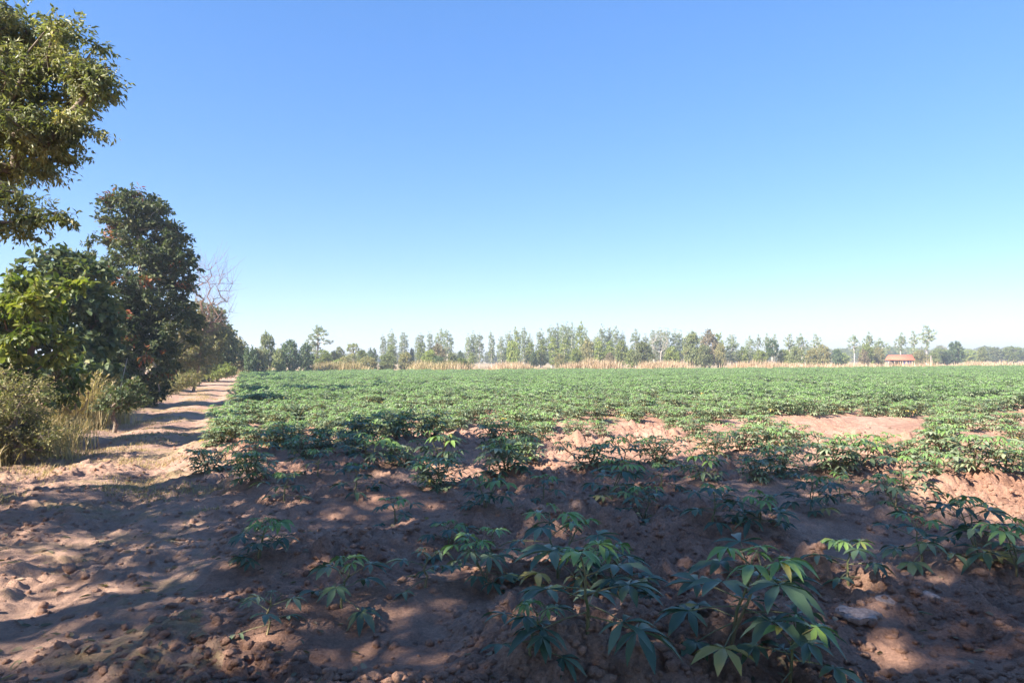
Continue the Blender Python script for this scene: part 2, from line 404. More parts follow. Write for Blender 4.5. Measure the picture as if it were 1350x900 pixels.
# --- row trees that throw the near shade, plus unseen trees added to deepen it
shA = make_tree('row_tree_a', 21, [(0, 0, -.1), (0, .1, 2), (.2, 0, 4), (.1, .1, 6), (.3, .1, 8)],
                [(0, 0, 8.2, 2.4, 2.2, 1.9), (1.5, .6, 6.8, 1.7, 1.6, 1.2), (-1.2, .5, 6.4, 1.8, 1.8, 1.4), (.8, -1.4, 7.2, 1.6, 1.4, 1.2), (0, .4, 4.9, 1.7, 1.6, .9)],
                320, 8, 8, .45, .16, .075, M_oliv, M_bark, 'quad', .009, hang=.4, twig_r=.004)
shB = make_tree('row_tree_b', 22, [(0, 0, -.1), (.1, -.1, 1.5), (0, 0, 3), (.1, .1, 5), (0, 0, 7)],
                [(0, 0, 7.0, 2.1, 2.1, 1.8), (1.3, -.6, 5.4, 1.5, 1.4, 1.1), (-1.2, .3, 5.0, 1.6, 1.6, 1.2), (.5, 1.3, 5.6, 1.3, 1.3, 1.0), (0, 0, 3.6, 1.3, 1.3, .8)],
                230, 8, 7, .42, .15, .07, M_dark, M_bark, 'quad', .009, hang=.4, twig_r=.004)
for i, (x, y, mm, rz, sc_, lb) in enumerate([
        (-6.2, 1.6, shA, .3, .92, 'tall leafy tree left of the camera, next to the tree in the top left corner'),
        (-5.6, -1.8, shA, 2.1, .92, 'tall leafy tree beside the track just behind the camera'),
        (-9.6, -3.6, shB, 1.2, 1.0, 'smaller leafy tree at the back of the row behind the camera'),
        (-5.9, -5.2, shA, 4.0, .9, 'tall leafy tree farthest behind the camera in the roadside row'),
        (-6.6, -8.4, shB, 3.3, 1.05, 'dark leafy tree at the rear end of the roadside row'),
        (-9.4, 3.3, shB, 5.2, .85, 'smaller leafy tree set back behind the roadside row, left of the frame'),
        (-4.5, -8.5, shA, 1.0, .9, 'tall leafy tree added for shade behind the camera, nearest the track on its left'),  # added out of view, like those below, to block sky light over the shade
        (.5, -8.5, shB, 2.0, 1.25, 'dark leafy tree added for shade straight behind the camera'),
        (4.8, -8.0, shA, 5.0, 1.0, 'tall leafy tree added for shade behind the camera on its right'),
        (9.5, -7.0, shB, .6, 1.25, 'dark leafy tree added for shade behind the camera, farthest to the right'),
        (-9.5, -8.5, shA, 2.6, 1.0, 'tall leafy tree added for shade at the back left corner behind the camera'),
        (2.2, -12.5, shA, 3.6, 1.15, 'big leafy tree added for shade in the second rank behind the camera'),
        (-2.4, -4.8, shB, 4.4, .85, 'dark leafy tree added for shade just behind the left shoulder of the camera')]):
    tree_thing('roadside_tree', mm, (x, y, gz(x, y)), lb, 'tree', 'trees along the roadside row', rz, sc_)

# --- big dark broadleaf tree beside the track
X, Y = P(180, 450, 24).x, 24.0; org = (X, Y, gz(X, Y))
bl = [PB(178, 282, 24, 36, 28, 1.0, org), PB(205, 325, 24, 40, 36, 1.2, org), PB(148, 325, 24, 28, 26, .9, org), PB(228, 350, 24, 24, 30, .8, org), PB(185, 380, 24, 62, 42, 1.6, org),
      PB(160, 435, 23.6, 56, 42, 1.5, org), PB(212, 425, 24, 42, 44, 1.3, org), PB(135, 480, 23, 46, 40, 1.3, org), PB(188, 480, 23.6, 40, 38, 1.2, org), PB(150, 515, 23, 46, 20, 1.0, org), PB(192, 508, 23.6, 24, 18, .8, org)]
trB = make_tree('dark_tree', 31, [(0, 0, -.1), (.1, 0, 1.5), (-.1, 0, 3), (.15, 0, 4.5), (0, 0, 6.2)], bl, 560, 9, 9, .34, .15, .072, M_dark, M_barkp, 'oval', .008,
                shell=.8, hang=.35, tint=reds(.06), twig_r=.004)
tree_thing('broadleaf_tree', trB, org, 'big dense dark green tree with a few red leaves beside the dirt track', 'tree')

# --- darker big-leaved tree to its left
X, Y = P(75, 450, 17.5).x, 17.5; org = (X, Y, gz(X, Y))
bl = [PB(75, 352, 17.5, 36, 20, .7, org), PB(55, 400, 17.5, 45, 40, .9, org), PB(105, 370, 17.8, 30, 34, .8, org), PB(100, 430, 17.8, 42, 40, 1.0, org), PB(40, 460, 17.5, 55, 42, 1.0, org), PB(100, 490, 17.2, 45, 34, .9, org), PB(-30, 440, 17.5, 50, 50, 1.0, org)]
trC = make_tree('bigleaf_tree', 32, [(0, 0, -.1), (.1, 0, 1.2), (0, 0, 2.4), (.1, 0, 3.6)], bl, 260, 7, 7, .34, .2, .12, M_dark, M_bark, 'oval', .008, hang=.4, twig_r=.004)
tree_thing('broadleaf_tree', trC, org, 'dark tree with large round leaves standing against the sky behind the bright vine shrub', 'tree')

# --- bright vine shrub at the left edge
X, Y = P(30, 450, 12.2).x, 12.2; org = (X, Y, gz(X, Y))
bl = [PB(62, 380, 12.0, 38, 12, .45, org), PB(88, 372, 12.0, 16, 7, .3, org), PB(36, 398, 11.8, 26, 12, .4, org), PB(30, 410, 12.2, 38, 22, .6, org), PB(-10, 415, 12.4, 45, 30, .7, org), PB(45, 450, 12, 48, 26, .5, org), PB(-20, 480, 12.4, 60, 46, .7, org), PB(50, 500, 12.3, 45, 30, .5, org)]
trD = make_tree('vine_shrub', 33, [(0, 0, -.1), (-.1, 0, .8), (.1, 0, 1.5), (.3, 0, 2.3)], bl, 150, 7, 8, .27, .13, .08, M_lime, M_twig, 'oval', .006, hang=.5, twig_r=.004,
                tint=lambda rn, p, rng, cl: np.clip(rn*.65+.1+.35*(p[:, 2] > 1.5)*rng.random(len(rn)), 0, 1))
tree_thing('vine_shrub', trD, org, 'bright yellow-green vine shrub draped in broad leaves at the left edge', 'shrub', parts=('stems', 'foliage'))

# --- further hedge bushes
def bush(name, seed, d, base_px, blist, n, L, W, leafm, label, cat='bush', kind='oval', barkm=None, tw=7, lp=7, rc=.32, hang=.2, group=None, tint=None, parts=('stems', 'foliage'), trunk_h=None, twig_r=.004, upness=.5):
    X = P(base_px, 480, d).x; org = (X, d, gz(X, d))
    bl = [PB(px, py, d, a, b, dep, org) for (px, py, a, b, dep) in blist]
    th = trunk_h or max(b[2] for b in bl)*.7
    m = make_tree(name, seed, [(0, 0, -.1), (.05, .03, th*.33), (-.03, 0, th*.66), (.05, 0, th)], bl, n, tw, lp, rc, L, W, leafm, barkm or M_bark, kind, .006, hang=hang, twig_r=twig_r, tint=tint, upness=upness)
    return tree_thing(name, m, org, label, cat, group, parts=parts)
HG = 'bushes of the hedgerow along the track'
bush('roadside_bush', 41, 10.3, 22, [(0, 550, 36, 24, .7), (-25, 555, 50, 34, .8), (42, 568, 22, 13, .4), (12, 590, 44, 10, .5), (45, 518, 18, 10, .3), (15, 512, 20, 12, .3), (75, 575, 14, 12, .3), (-5, 500, 16, 10, .3)], 260, .045, .018, M_mixd,
     'low olive and yellow thicket at the left edge in front of the vine shrub', kind='fold', tw=9, lp=9, rc=.27, twig_r=.002, upness=.3, group=HG)
bush('roadside_bush', 42, 20, 60, [(40, 500, 60, 34, .7), (95, 520, 40, 22, .6), (0, 480, 50, 40, .8)], 140, .12, .05, M_mixd, 'brown tangled bush in the shade under the large-leaved dark tree', group=HG)
bush('roadside_bush', 43, 35, 222, [(242, 430, 24, 34, 1.2), (250, 462, 26, 24, 1.2), (226, 485, 26, 22, 1.0), (215, 503, 22, 12, 1.0)], 280, .14, .06, M_mixd, 'loose olive bush at the right foot of the big dark tree', group=HG)
bush('roadside_bush', 44, 43, 245, [(268, 425, 24, 26, 1.4), (282, 445, 18, 20, 1.2), (262, 468, 26, 24, 1.4), (245, 490, 22, 14, 1.0)], 300, .17, .08, M_oliv, 'olive bush with sunlit top behind the bare twiggy tree', group=HG, rc=.4)
bush('roadside_bush', 45, 51, 262, [(288, 446, 18, 20, 1.5), (296, 462, 14, 16, 1.2), (282, 478, 18, 14, 1.0), (265, 490, 16, 9, 1.0)], 240, .2, .1, M_dark, 'dark round bush near the far end of the track', group=HG, rc=.5)
bush('roadside_bush', 46, 64, 282, [(307, 460, 11, 12, 1.5), (312, 473, 12, 10, 1.2), (298, 480, 14, 9, 1.2), (286, 488, 10, 6, 1.2)], 200, .26, .12, M_mixd, 'small brown-green bush closing the end of the track', group=HG, rc=.5)
bush('roadside_bush', 47, 15.5, 150, [(150, 528, 16, 12, .4), (170, 520, 22, 14, .4)], 60, .07, .035, M_dark, 'low leafy weed clump under the big dark tree', group=HG, rc=.2, tw=6)
bush('roadside_bush', 48, 31, 225, [(215, 508, 22, 12, .6), (245, 500, 18, 11, .5)], 120, .08, .03, M_mixd, 'low straw-coloured weedy bush where the track passes the big dark tree', group=HG, kind='fold', rc=.25)
bush('roadside_bush', 49, 50, 285, [(285, 490, 16, 9, .7), (300, 488, 9, 7, .5)], 90, .12, .05, M_eucy, 'low yellow-green weedy bush on the left edge of the track before its far end', group=HG, rc=.3)

# bare branching tree
def bare_tree(name, seed, loc, h, w, label, mat, sc=1, n=120, lean=.15, leafm=None):
    rng = np.random.default_rng(seed)
    C = blob_points(rng, [(lean*h, 0, h*.72, w, w, h*.3), (lean*h*.3, 0, h*.45, w*.6, w*.6, h*.2)], n, .5)
    A, B, ra, rb = grow(rng, [(0, 0, -.1), (.05*h, 0, h*.25), (.08*h, 0, h*.5)], C, .0045 if h < 2 else .0065, .05)
    d = unit(B-A); k = np.repeat(np.arange(len(B)), 3)
    T1 = B[k]+(d[k]+rng.normal(0, .5, (len(k), 3))+[0, 0, .5])*h*.09
    V1, f1 = tubes(A, B, ra, rb, 6); V2, f2 = tubes(B[k], T1, .0009*h, .0005*h, 3)
    r = empty(name, loc, label, 'tree')
    link('trunk', mesh_np(name, V1, [f1], [mat], smooth=True), r)
    link('bare_crown', mesh_np(name+'_twigs', V2, [f2], [mat]), r)
    return r
X = P(255, 450, 36).x; bare_tree('bare_tree', 5, (X, 36, gz(X, 36)), 7.0, 1.1, 'leafless reddish twiggy tree against the sky right of the big dark tree', M_twig, lean=.14)
X = P(80, 450, 12.8).x; bare_tree('dead_shrub', 6, (X, 12.8, gz(X, 12.8)), 1.3, .6, 'leafless reddish-brown shrub behind the dry grass tuft', M_twig, n=60, lean=.0)

# fallen sticks
def stick(pts, r, label):
    A = np.array(pts[:-1], float); B = np.array(pts[1:], float)
    o0 = A[0].copy(); n = len(A)
    V, f = tubes(A-o0, B-o0, np.linspace(r, r*.5, n), np.linspace(r*.9, r*.3, n), 6)
    ob = link('fallen_branch', mesh_np('fallen_branch', V, [f], [M_barkp], smooth=True), None, o0)
    tag(ob, label, 'branch')
def gp(px, py, dz=0):
    """photo pixel to ground point"""
    r = ray(px, py); t = CAM_H/-r.z
    for _ in range(4): t = (CAM_H-gz(r.x*t, t))/-r.z
    return (r.x*t, t, CAM_H+r.z*t+dz)
a = gp(128, 553); b = gp(168, 547); c = gp(190, 540)
stick([a, (a[0]*.7+b[0]*.3, a[1]*.7+b[1]*.3, a[2]+.1), (b[0], b[1], b[2]+.22), (c[0]-.3, c[1], c[2]+.5)], .025, 'pale curved fallen branch at the foot of the big dark tree')
a = gp(126, 556); stick([a, (a[0]+.3, a[1]+.3, a[2]+.35), (a[0]+.45, a[1]+.35, a[2]+1.0), (a[0]+.5, a[1]+.5, a[2]+1.6)], .02, 'thin pale dead stem standing up beside the dry grass tuft')

# ------------------------------------------------------------------ grasses
def blades(rng, pos, n, h, spread, wid, lean, lo=.0):
    k = rng.integers(0, len(pos), n); b = pos[k]+np.concatenate([rng.normal(0, spread, (n, 2)), np.zeros((n, 1))], 1)
    b[:, 2] = ground_h(b[:, 0], b[:, 1])+lo; hv = 1+.55*fbm(b[:, 0]*.22, b[:, 1]*.22, 3, 400)
    hh = h*(.4+.8*rng.random(n))*hv; az = rng.random(n)*6.283; ln = lean*rng.random(n)
    d = np.stack([np.cos(az)*ln, np.sin(az)*ln, np.ones(n)], 1)
    s = np.stack([-np.sin(az), np.cos(az), np.zeros(n)], 1)*wid*.5
    m = b+d*hh[:, None]*[.4, .4, .6]; t = b+d*hh[:, None]*[1.25, 1.25, .95]
    V = np.stack([b-s, b+s, m+s*.8, m-s*.8, t], 1).reshape(-1, 3); i = 5*np.arange(n)[:, None]
    return V, [np.concatenate([i+[0, 1, 2, 3]], 0), i+np.array([3, 2, 4])]
def grass(name, seed, pos, n, h, spread, wid, lean, mat, label, cat=None, kind=None, heads=0):
    rng = np.random.default_rng(seed); pos = np.asarray(pos, float)
    V, Fc = blades(rng, pos, n, h, spread, wid, lean)
    r1 = rng.random(n); rn = [r1, r1]
    if heads:
        k = rng.choice(n, heads, replace=False); tips = V.reshape(n, 5, 3)[k, 4]; m = V.reshape(n, 5, 3)[k, 2]
        d = unit(tips-m); q = np.repeat(np.arange(heads), 14)
        p = tips[q]-d[q]*(h*.28*rng.random(len(q)))[:, None]
        V2, F2, _ = leaves(p, d[q]*1.2+rng.normal(0, .4, (len(q), 3)), rng.normal(size=(len(q), 3)), h*.07, h*.016, 'quad')
        Fc = Fc+[F2[0]+len(V)]; V = np.concatenate([V, V2]); rn.append(.7+.3*rng.random(len(q)))
    o0 = np.array([pos[:, 0].mean(), pos[:, 1].mean(), 0]); 
    o = link(name, mesh_np(name, V-o0, Fc, [mat], rnd=rn), None, o0)
    return tag(o, label, cat, None, kind)
a = gp(92, 566); grass('dry_grass_tuft', 1, [(a[0]+dx, a[1]+.3+dy, 0) for dx, dy in ((0, 0), (.25, .1), (-.25, .1), (.1, .35), (-.1, -.1))], 900, 1.15, .16, .012, .55, M_straw,
                       'tall dry straw-coloured grass tuft with feathery heads beside the low thicket', 'grass', heads=70)
a = gp(20, 596); grass('dry_grass_tuft', 2, [(a[0]+dx, a[1]+dy, 0) for dx, dy in ((0, 0), (.4, .1), (-.4, .1), (.7, -.1))], 700, .45, .22, .010, .8, M_straw, 'low dry grass tuft in front of the thicket at the left edge', 'grass')
a = gp(45, 592); grass('dry_grass_tuft', 5, [(a[0]+dx, a[1]+dy, 0) for dx, dy in ((0, 0), (.3, .15), (-.35, .1), (-.7, .2), (.15, .5))], 1000, .75, .24, .010, .9, M_straw,
                       'sprawling dry grass tuft half covering the low thicket', 'grass', heads=40)
a = gp(118, 560); grass('dry_grass_tuft', 6, [(a[0]+dx, a[1]+.5+dy, 0) for dx, dy in ((0, 0), (.3, .3), (-.3, .1))], 500, .6, .2, .010, .9, M_straw,
                        'short dry grass tuft at the foot of the thin pale dead stem', 'grass')
rng = np.random.default_rng(77)
pp = []
for _ in range(5000):
    y = 5+50*rng.random()**1.4; x = path_c(y)-1.5-abs(rng.normal(0, .75))
    if y > 9 or x < path_c(y)-2.0: pp.append((x, y, 0))
grass('dry_verge_grass', 3, pp, 26000, .30, .12, .011, .8, M_straw, 'dry grass along the left verge of the track', 'grass', 'stuff')
pp = []
for _ in range(9000):
    y = 7+32*rng.random()**1.3; x = path_c(y)+rng.uniform(-1.6, 1.9)
    if fbm(np.array([x*.9]), np.array([y*.9]), 3, 300)[0] > (.02 if y > 9 and abs(pathd(x, y)) < .4 else .2): pp.append((x, y, 0))
grass('track_grass', 4, pp, 16000, .06, .06, .007, 1.6, M_straw, 'short trodden dry grass in patches on the track', 'grass', 'stuff')

# ------------------------------------------------------------------ cassava
def cassava_mesh(seed, H, nst, nl, R, young=3, seg=4, tl=.1, th=.45, wide=.35):
    rng = np.random.default_rng(seed)
    sA, sB, sr, sr2 = [], [], [], []; LV, LF, LR = [], [], []; off = 0
    for s in range(nst):
        az = rng.random()*6.283; lean = (.1 if nst == 1 else wide)*(.3+rng.random())+.05
        pts = [np.array([0, 0, -.04])]; hh = H*(.75+.25*rng.random() if s else 1)
        for k in range(1, 6):
            t = k/5; pts.append(np.array([math.cos(az)*lean*hh*t, math.sin(az)*lean*hh*t, hh*t])+rng.normal(0, .008, 3)*(k < 5))
        for k in range(5):
            sA.append(pts[k]); sB.append(pts[k+1]); sr.append(.011-.0012*k); sr2.append(.011-.0012*(k+1))
        n = nl//nst+rng.integers(-1, 2)
        for i in range(n):
            t = 1-(i/n)**1.15*.82; q = t*5; k = min(4, int(q)); b = pts[k]+(pts[k+1]-pts[k])*(q-k)
            ph = i*2.4+rng.random()*.5+s; age = i/n
            up = .9-1.15*age+rng.normal(0, .12)
            pl = R*(.35+.95*min(1, age*2.2+.12))*(.85+.3*rng.random())
            o = np.array([math.cos(ph), math.sin(ph), 0]); pd = unit(o+np.array([0, 0, up]))
            mid = b+pd*pl*.55; c = b+pd*pl+np.array([0, 0, -.06*pl])
            sA += [b, mid]; sB += [mid, c]; sr += [.0042, .0036]; sr2 += [.0036, .003]
            Rl = R*(.55+.5*min(1, age*3+.15))*(.85+.3*rng.random())
            dr = (.25+.5*age)*(.7+.6*rng.random()) if i >= young else .55+.5*rng.random()
            tilt = rng.normal(0, .15, 2)
            nlf = 7 if rng.random() < .55 else 5; yel = age > .55 and rng.random() < (.09 if seed < 106 else .015)
            for a in np.linspace(-2.15, 2.15, nlf)+rng.normal(0, .07, nlf):
                dv = o*math.cos(a)+np.array([-o[1], o[0], 0])*math.sin(a)
                dv = unit(dv+np.array([0, 0, tilt[0]*math.cos(a)+tilt[1]*math.sin(a)+.05]))
                L = Rl*(1-.38*(abs(a)/2.15)**1.5)*(.92+.16*rng.random()); W = L*.31*(.85+.3*rng.random())
                sd = unit(np.cross(dv, [0, 0, 1])); sd = unit(sd+np.array([0, 0, rng.normal(0, .2)])); nn = np.cross(sd, dv)
                ts = np.linspace(0, 1, seg+1); ws = [.12, .55, 1.0, .72, 0] if seg == 4 else [.15, 1.0, 0]
                cen = [c+dv*L*t*(1-.12*dr*t)-np.array([0, 0, 1])*dr*L*.62*t**2 for t in ts]
                V = []
                for j in range(seg):
                    e = sd*W*.5*ws[j]; u = nn*W*.22*ws[j]
                    V += [cen[j]-e+u, cen[j], cen[j]+e+u]
                V.append(cen[-1]); m = len(V)-1
                fq = []; ft = [[3*(seg-1), 3*(seg-1)+1, m], [3*(seg-1)+1, 3*(seg-1)+2, m]]
                for j in range(seg-1):
                    x = 3*j; fq += [[x, x+1, x+4, x+3], [x+1, x+2, x+5, x+4]]
                LV.append(np.array(V)); LF.append((np.array(fq)+off, np.array(ft)+off)); off += len(V)
                tn = rng.random()*.08+(tl+rng.random()*(th-tl) if i >= young else (.84+.08*rng.random() if seed < 106 else min(.84, th+.05)))
                if yel: tn = 1.0
                LR.append((np.full(len(fq), tn), np.full(2, tn)))
    V, f = tubes(np.array(sA), np.array(sB), np.array(sr), np.array(sr2), 5)
    st = mesh_np('cassava_stem', V, [f], [M_stem], smooth=True)
    fo = mesh_np('cassava_leaves', np.concatenate(LV), [np.concatenate([a for a, b in LF]), np.concatenate([b for a, b in LF])], [M_cass],
                 rnd=[np.concatenate([a for a, b in LR]), np.concatenate([b for a, b in LR])], smooth=True)
    return st, fo
KINDS = [cassava_mesh(101, .44, 2, 20, .215), cassava_mesh(102, .50, 2, 22, .20), cassava_mesh(103, .36, 1, 13, .19), cassava_mesh(104, .42, 3, 26, .18),
         cassava_mesh(105, .30, 1, 11, .17), cassava_mesh(106, .42, 6, 84, .12, tl=.3, th=.85, wide=.75), cassava_mesh(107, .38, 6, 78, .125, tl=.3, th=.8, wide=.8), cassava_mesh(108, .24, 1, 8, .15),
         cassava_mesh(109, .34, 5, 66, .115, tl=.3, th=.85, wide=.9), cassava_mesh(110, .46, 6, 84, .13, tl=.25, th=.8, wide=.7)]

BARE = [(2.5, 13.4, .7, 3.0), (4.3, 14.4, .8, .9), (6.3, 13.6, 1.5, 1.7), (8.1, 15.4, 1.1, 1.2), (5.5, 11.3, 1.0, .9), (10.0, 12.6, 1.8, .8), (11.5, 14.6, 1.6, .9), (-.8, 12.6, .6, .9), (12.5, 15.5, 1.5, 1.2), (-1.4, 10.9, .8, .5), (-3.5, 8.6, .6, .7),
        (1.0, 10.9, .8, .4), (0, 15.6, .7, .5), (8.6, 16.5, 1.2, .8), (13, 17, 2.2, 1.0), (0, 2.6, 1.6, .9), (-2.4, 3.0, 1.2, 1.3), (8.2, 10.6, 1.5, .5)]
def bare(x, y):
    return any(((x-a)/c)**2+((y-b)/d)**2 < 1 for a, b, c, d in BARE)
def far_edge(x):
    return 76+.10*np.clip(x, -30, 40)+.42*np.clip(x-40, 0, 200)+.8*np.sin(x*.35)
rng = np.random.default_rng(9)
cand = []
for ri in range(-2, 200):
    u = U0+ri*SP
    s = -60.0
    while s < 260:
        s += (.80 if PER[1]*u+ROW[1]*s < 8.5 else .60)*(.8+.4*rng.random())
        du = rng.normal(0, .09); x = ROW[0]*s+PER[0]*(u+du); y = ROW[1]*s+PER[1]*(u+du)
        if y < 2.9 or y > 150 or y > far_edge(x): continue
        if x < field_left(y)+rng.normal(0, .25): continue
        if abs(x)/y > .92: continue
        if bare(x, y): continue
        near = y < 10
        if rng.random() < (.13 if near else .2 if (y < 14.5 and x > -.5) else .10 if y < 14.5 else .04): continue
        if y > 13 and rng.random() < .0: continue
        cand.append((math.hypot(x, y), x, y, ri))
        if y > (12.8 if x > -1 else 11) and rng.random() < .6:
            x += PER[0]*SP*.5+rng.normal(0, .2); y += PER[1]*SP*.5+rng.normal(0, .2)
            if not bare(x, y) and x > field_left(y): cand.append((math.hypot(x, y), x, y, ri))
# the plants that stand nearest, set by hand where the photograph has them: x, y, kind, scale, turn
HAND = [((962, 862), 0, 1.12, .4), ((775, 882), 2, 1.15, 2.0), ((1040, 895), 4, 1.05, 1.0), ((700, 888), 4, .8, 3.0), ((735, 765), 1, .95, .9), ((640, 765), 3, .8, 2.2), ((820, 770), 0, .85, 4.0),
        ((450, 805), 4, 1.0, 2.6), ((350, 835), 7, .9, 1.4), ((340, 742), 3, .75, .3), ((560, 775), 7, 1.0, 2.0), ((590, 730), 4, .9, 1.1), ((1120, 770), 4, .95, 3.6), ((1000, 700), 0, .8, 5.0), ((940, 715), 2, .9, 2.9),
        ((1290, 735), 1, .9, 1.9), ((1215, 745), 2, .9, .2), ((1340, 750), 0, .9, 4.2), ((1180, 690), 3, .8, 1.5), ((520, 690), 4, .85, .8), ((640, 695), 3, .8, 5.2), ((850, 690), 1, .75, 3.9)]
hand = []
for (px, py), k, s, rz in HAND:
    g = gp(px, py); hand.append((g[0], g[1], k, s*.86, rz))
HY = 5.9
auto = sorted(c for c in cand if c[2] > HY or (abs(c[1])/c[2] > .78))
auto = [c for c in auto if all(math.hypot(c[1]-h[0], c[2]-h[1]) > .5 for h in hand)]
vis = [c for c in auto if abs(c[1])/c[2] < .80]
edge = [c for c in auto if abs(c[1])/c[2] >= .80]
single = vis[:300-len(hand)]; rest = vis[300-len(hand):]
def kind_for(x, y, rng):
    d = math.hypot(x, y)
    if y < 7.5: return int(rng.choice([0, 2, 3, 4])), .62+.25*rng.random()
    if y < 11: return int(rng.choice([3, 6, 8, 9] if x > -.5 else [3, 3, 4, 8, 6])), .78+.27*rng.random()
    if x < -1.5 and y < 17: return int(rng.choice([5, 6, 8, 9])), .8+.4*rng.random()
    s = .70+.22*rng.random()+.25*float(sstep(14, 30, np.array(d)))
    return int(rng.choice([5, 6, 8, 9])), s*1.05
ORD = ['zeroth', 'first', 'second', 'third', 'fourth', 'fifth', 'sixth', 'seventh', 'eighth', 'ninth', 'tenth', 'eleventh', 'twelfth', 'thirteenth', 'fourteenth', 'fifteenth', 'sixteenth',
       'seventeenth', 'eighteenth', 'nineteenth', 'twentieth', 'twenty-first', 'twenty-second', 'twenty-third', 'twenty-fourth', 'twenty-fifth', 'twenty-sixth', 'twenty-seventh', 'twenty-eighth', 'twenty-ninth', 'thirtieth']+['%dth' % i for i in range(31, 90)]
HL = ['largest cassava plant in the shaded foreground, with bright tips, left of the flat stones',
      'shaded cassava plant with drooping dark leaves, at the bottom left of the largest one',
      'low dark cassava plant at the very bottom edge, in front of the largest one',
      'small cassava plant at the bottom edge, left end of the nearest row',
      'cassava plant with lime-green top leaves catching sun, in the middle of the second row',
      'leafy cassava plant touching the left side of the sun-caught lime-topped one',
      'broad-leaved cassava plant touching the right side of the sun-caught lime-topped one',
      'isolated dark cassava plant with several leaves on bare soil at lower left',
      'smallest cassava seedling low on the bare soil at lower left, nearest the camera there',
      'low cassava plant on sunlit brown soil at left, by the edge of the track',
      'tiny cassava seedling on bare shaded soil, left of the lime-topped plant group',
      'small cassava plant alone in the gap just behind the tiny seedling',
      'small cassava plant standing behind the pale flat stones',
      'broad green cassava plant in the shade right of centre, behind the largest one',
      'thin cassava plant just left of the broad one in the right-hand shade',
      'cassava plant with pale shoot tips at the right, on the ridge above the flat stones',
      'single-stemmed cassava plant just left of the pale-tipped one at the right',
      'cassava plant cut by the right edge of the photo in the nearest shaded row',
      'low bushy cassava plant in the right-hand shade, behind the single-stemmed one',
      'small lone cassava plant in the centre-left shade, nearest the track in its row',
      'low bushy cassava plant in the middle of the shade, right of the small lone one',
      'cassava plant with large leaves in mid shade, between the lime-topped plant and the lit field']
protos = {}
GRP = 'cassava plants growing in rows'
def put_cassava(x, y, k, s, rz, label):
    loc = (x, y, gz(x, y)-.01)
    if k not in protos:
        r = empty('cassava_plant', loc, label, 'plant', GRP, rz, s)
        link('stem', KINDS[k][0], r); link('foliage', KINDS[k][1], r); protos[k] = r; return r
    return copy_thing(protos[k], loc, label, 'plant', GRP, rz, s)
for (x, y, k, s, rz), lb in zip(hand, HL): put_cassava(x, y, k, s, rz, lb)
rows = {}
for c in single: rows.setdefault(c[3], []).append(c)
rk = {r: i+1 for i, r in enumerate(sorted(rows, key=lambda r: r))}
def look(x, y):
    a = 'leafy' if (int(x*7+y*3) % 2) else 'bushy'
    if y < 9.5: a += ' young'
    return a
for r in sorted(rows):
    mem = sorted(rows[r], key=lambda c: c[1]/c[2])
    for i, (d, x, y, _) in enumerate(mem):
        k, s = kind_for(x, y, rng)
        side = topx((x, y, .3))[0]; zone = 'photo left' if side < 450 else 'photo centre' if side < 900 else 'photo right'
        lb = f'{ORD[i+1]} plant from the left in the {ORD[rk[r]]} slanting cassava row, {zone}'
        put_cassava(x, y, k, s, rng.random()*6.28, lb)

def scatter(name, pts, sources, label, cat):
    """one uncountable object: geometry nodes set the source foliage on every point"""
    pts = np.array(pts, float); n = len(pts)
    me = bpy.data.meshes.new(name); me.vertices.add(n); me.vertices.foreach_set('co', pts[:, :3].astype(np.float32).ravel())
    for nm, col in (('turn', 3), ('size', 4)):
        a = me.attributes.new(nm, 'FLOAT', 'POINT'); a.data.foreach_set('value', pts[:, col].astype(np.float32))
    a = me.attributes.new('pick', 'INT', 'POINT'); a.data.foreach_set('value', pts[:, 5].astype(np.int32))
    o = link(name, me); tag(o, label, cat, kind='stuff')
    ng = bpy.data.node_groups.new(name, 'GeometryNodeTree')
    ng.interface.new_socket('Geometry', in_out='INPUT', socket_type='NodeSocketGeometry')
    ng.interface.new_socket('Geometry', in_out='OUTPUT', socket_type='NodeSocketGeometry')
    N = ng.nodes; Lk = ng.links.new
    gi = N.new('NodeGroupInput'); go = N.new('NodeGroupOutput'); jn = N.new('GeometryNodeJoinGeometry')
    def attr(nm, ty):
        a = N.new('GeometryNodeInputNamedAttribute'); a.data_type = ty; a.inputs['Name'].default_value = nm; return a.outputs['Attribute']
    tu = attr('turn', 'FLOAT'); sz = attr('size', 'FLOAT'); pk = attr('pick', 'INT')
    cv = N.new('ShaderNodeCombineXYZ'); Lk(tu, cv.inputs['Z'])
    for k, src in enumerate(sources):
        cmpn = N.new('FunctionNodeCompare'); cmpn.data_type = 'INT'; cmpn.operation = 'EQUAL'
        ins = [i for i in cmpn.inputs if i.enabled]; Lk(pk, ins[0]); ins[1].default_value = k
        oi = N.new('GeometryNodeObjectInfo'); oi.inputs['Object'].default_value = src; oi.transform_space = 'ORIGINAL'
        ip = N.new('GeometryNodeInstanceOnPoints'); Lk(gi.outputs[0], ip.inputs['Points']); Lk(cmpn.outputs[0], ip.inputs['Selection'])
        Lk(oi.outputs['Geometry'], ip.inputs['Instance']); Lk(cv.outputs[0], ip.inputs['Rotation']); Lk(sz, ip.inputs['Scale'])
        Lk(ip.outputs[0], jn.inputs[0])
    Lk(jn.outputs[0], go.inputs[0])
    md = o.modifiers.new('scatter', 'NODES'); md.node_group = ng
    return o
pts = []
ks = [5, 6, 8, 9]
for (d, x, y, r) in rest+edge:
    z = gz(x, y) if y < 40 else float(0)
    s = .9+.3*rng.random()+.1*min(1, y/60); pts.append((x, y, z-.01, rng.random()*6.28, s, rng.integers(0, 4)))
def fol(k): return [c for c in protos[k].children if c.name.startswith('foliage')][0]
scatter('cassava_field', pts, [fol(k) for k in ks], 'cassava crop closing into one green sheet towards the far field edge', 'crop')

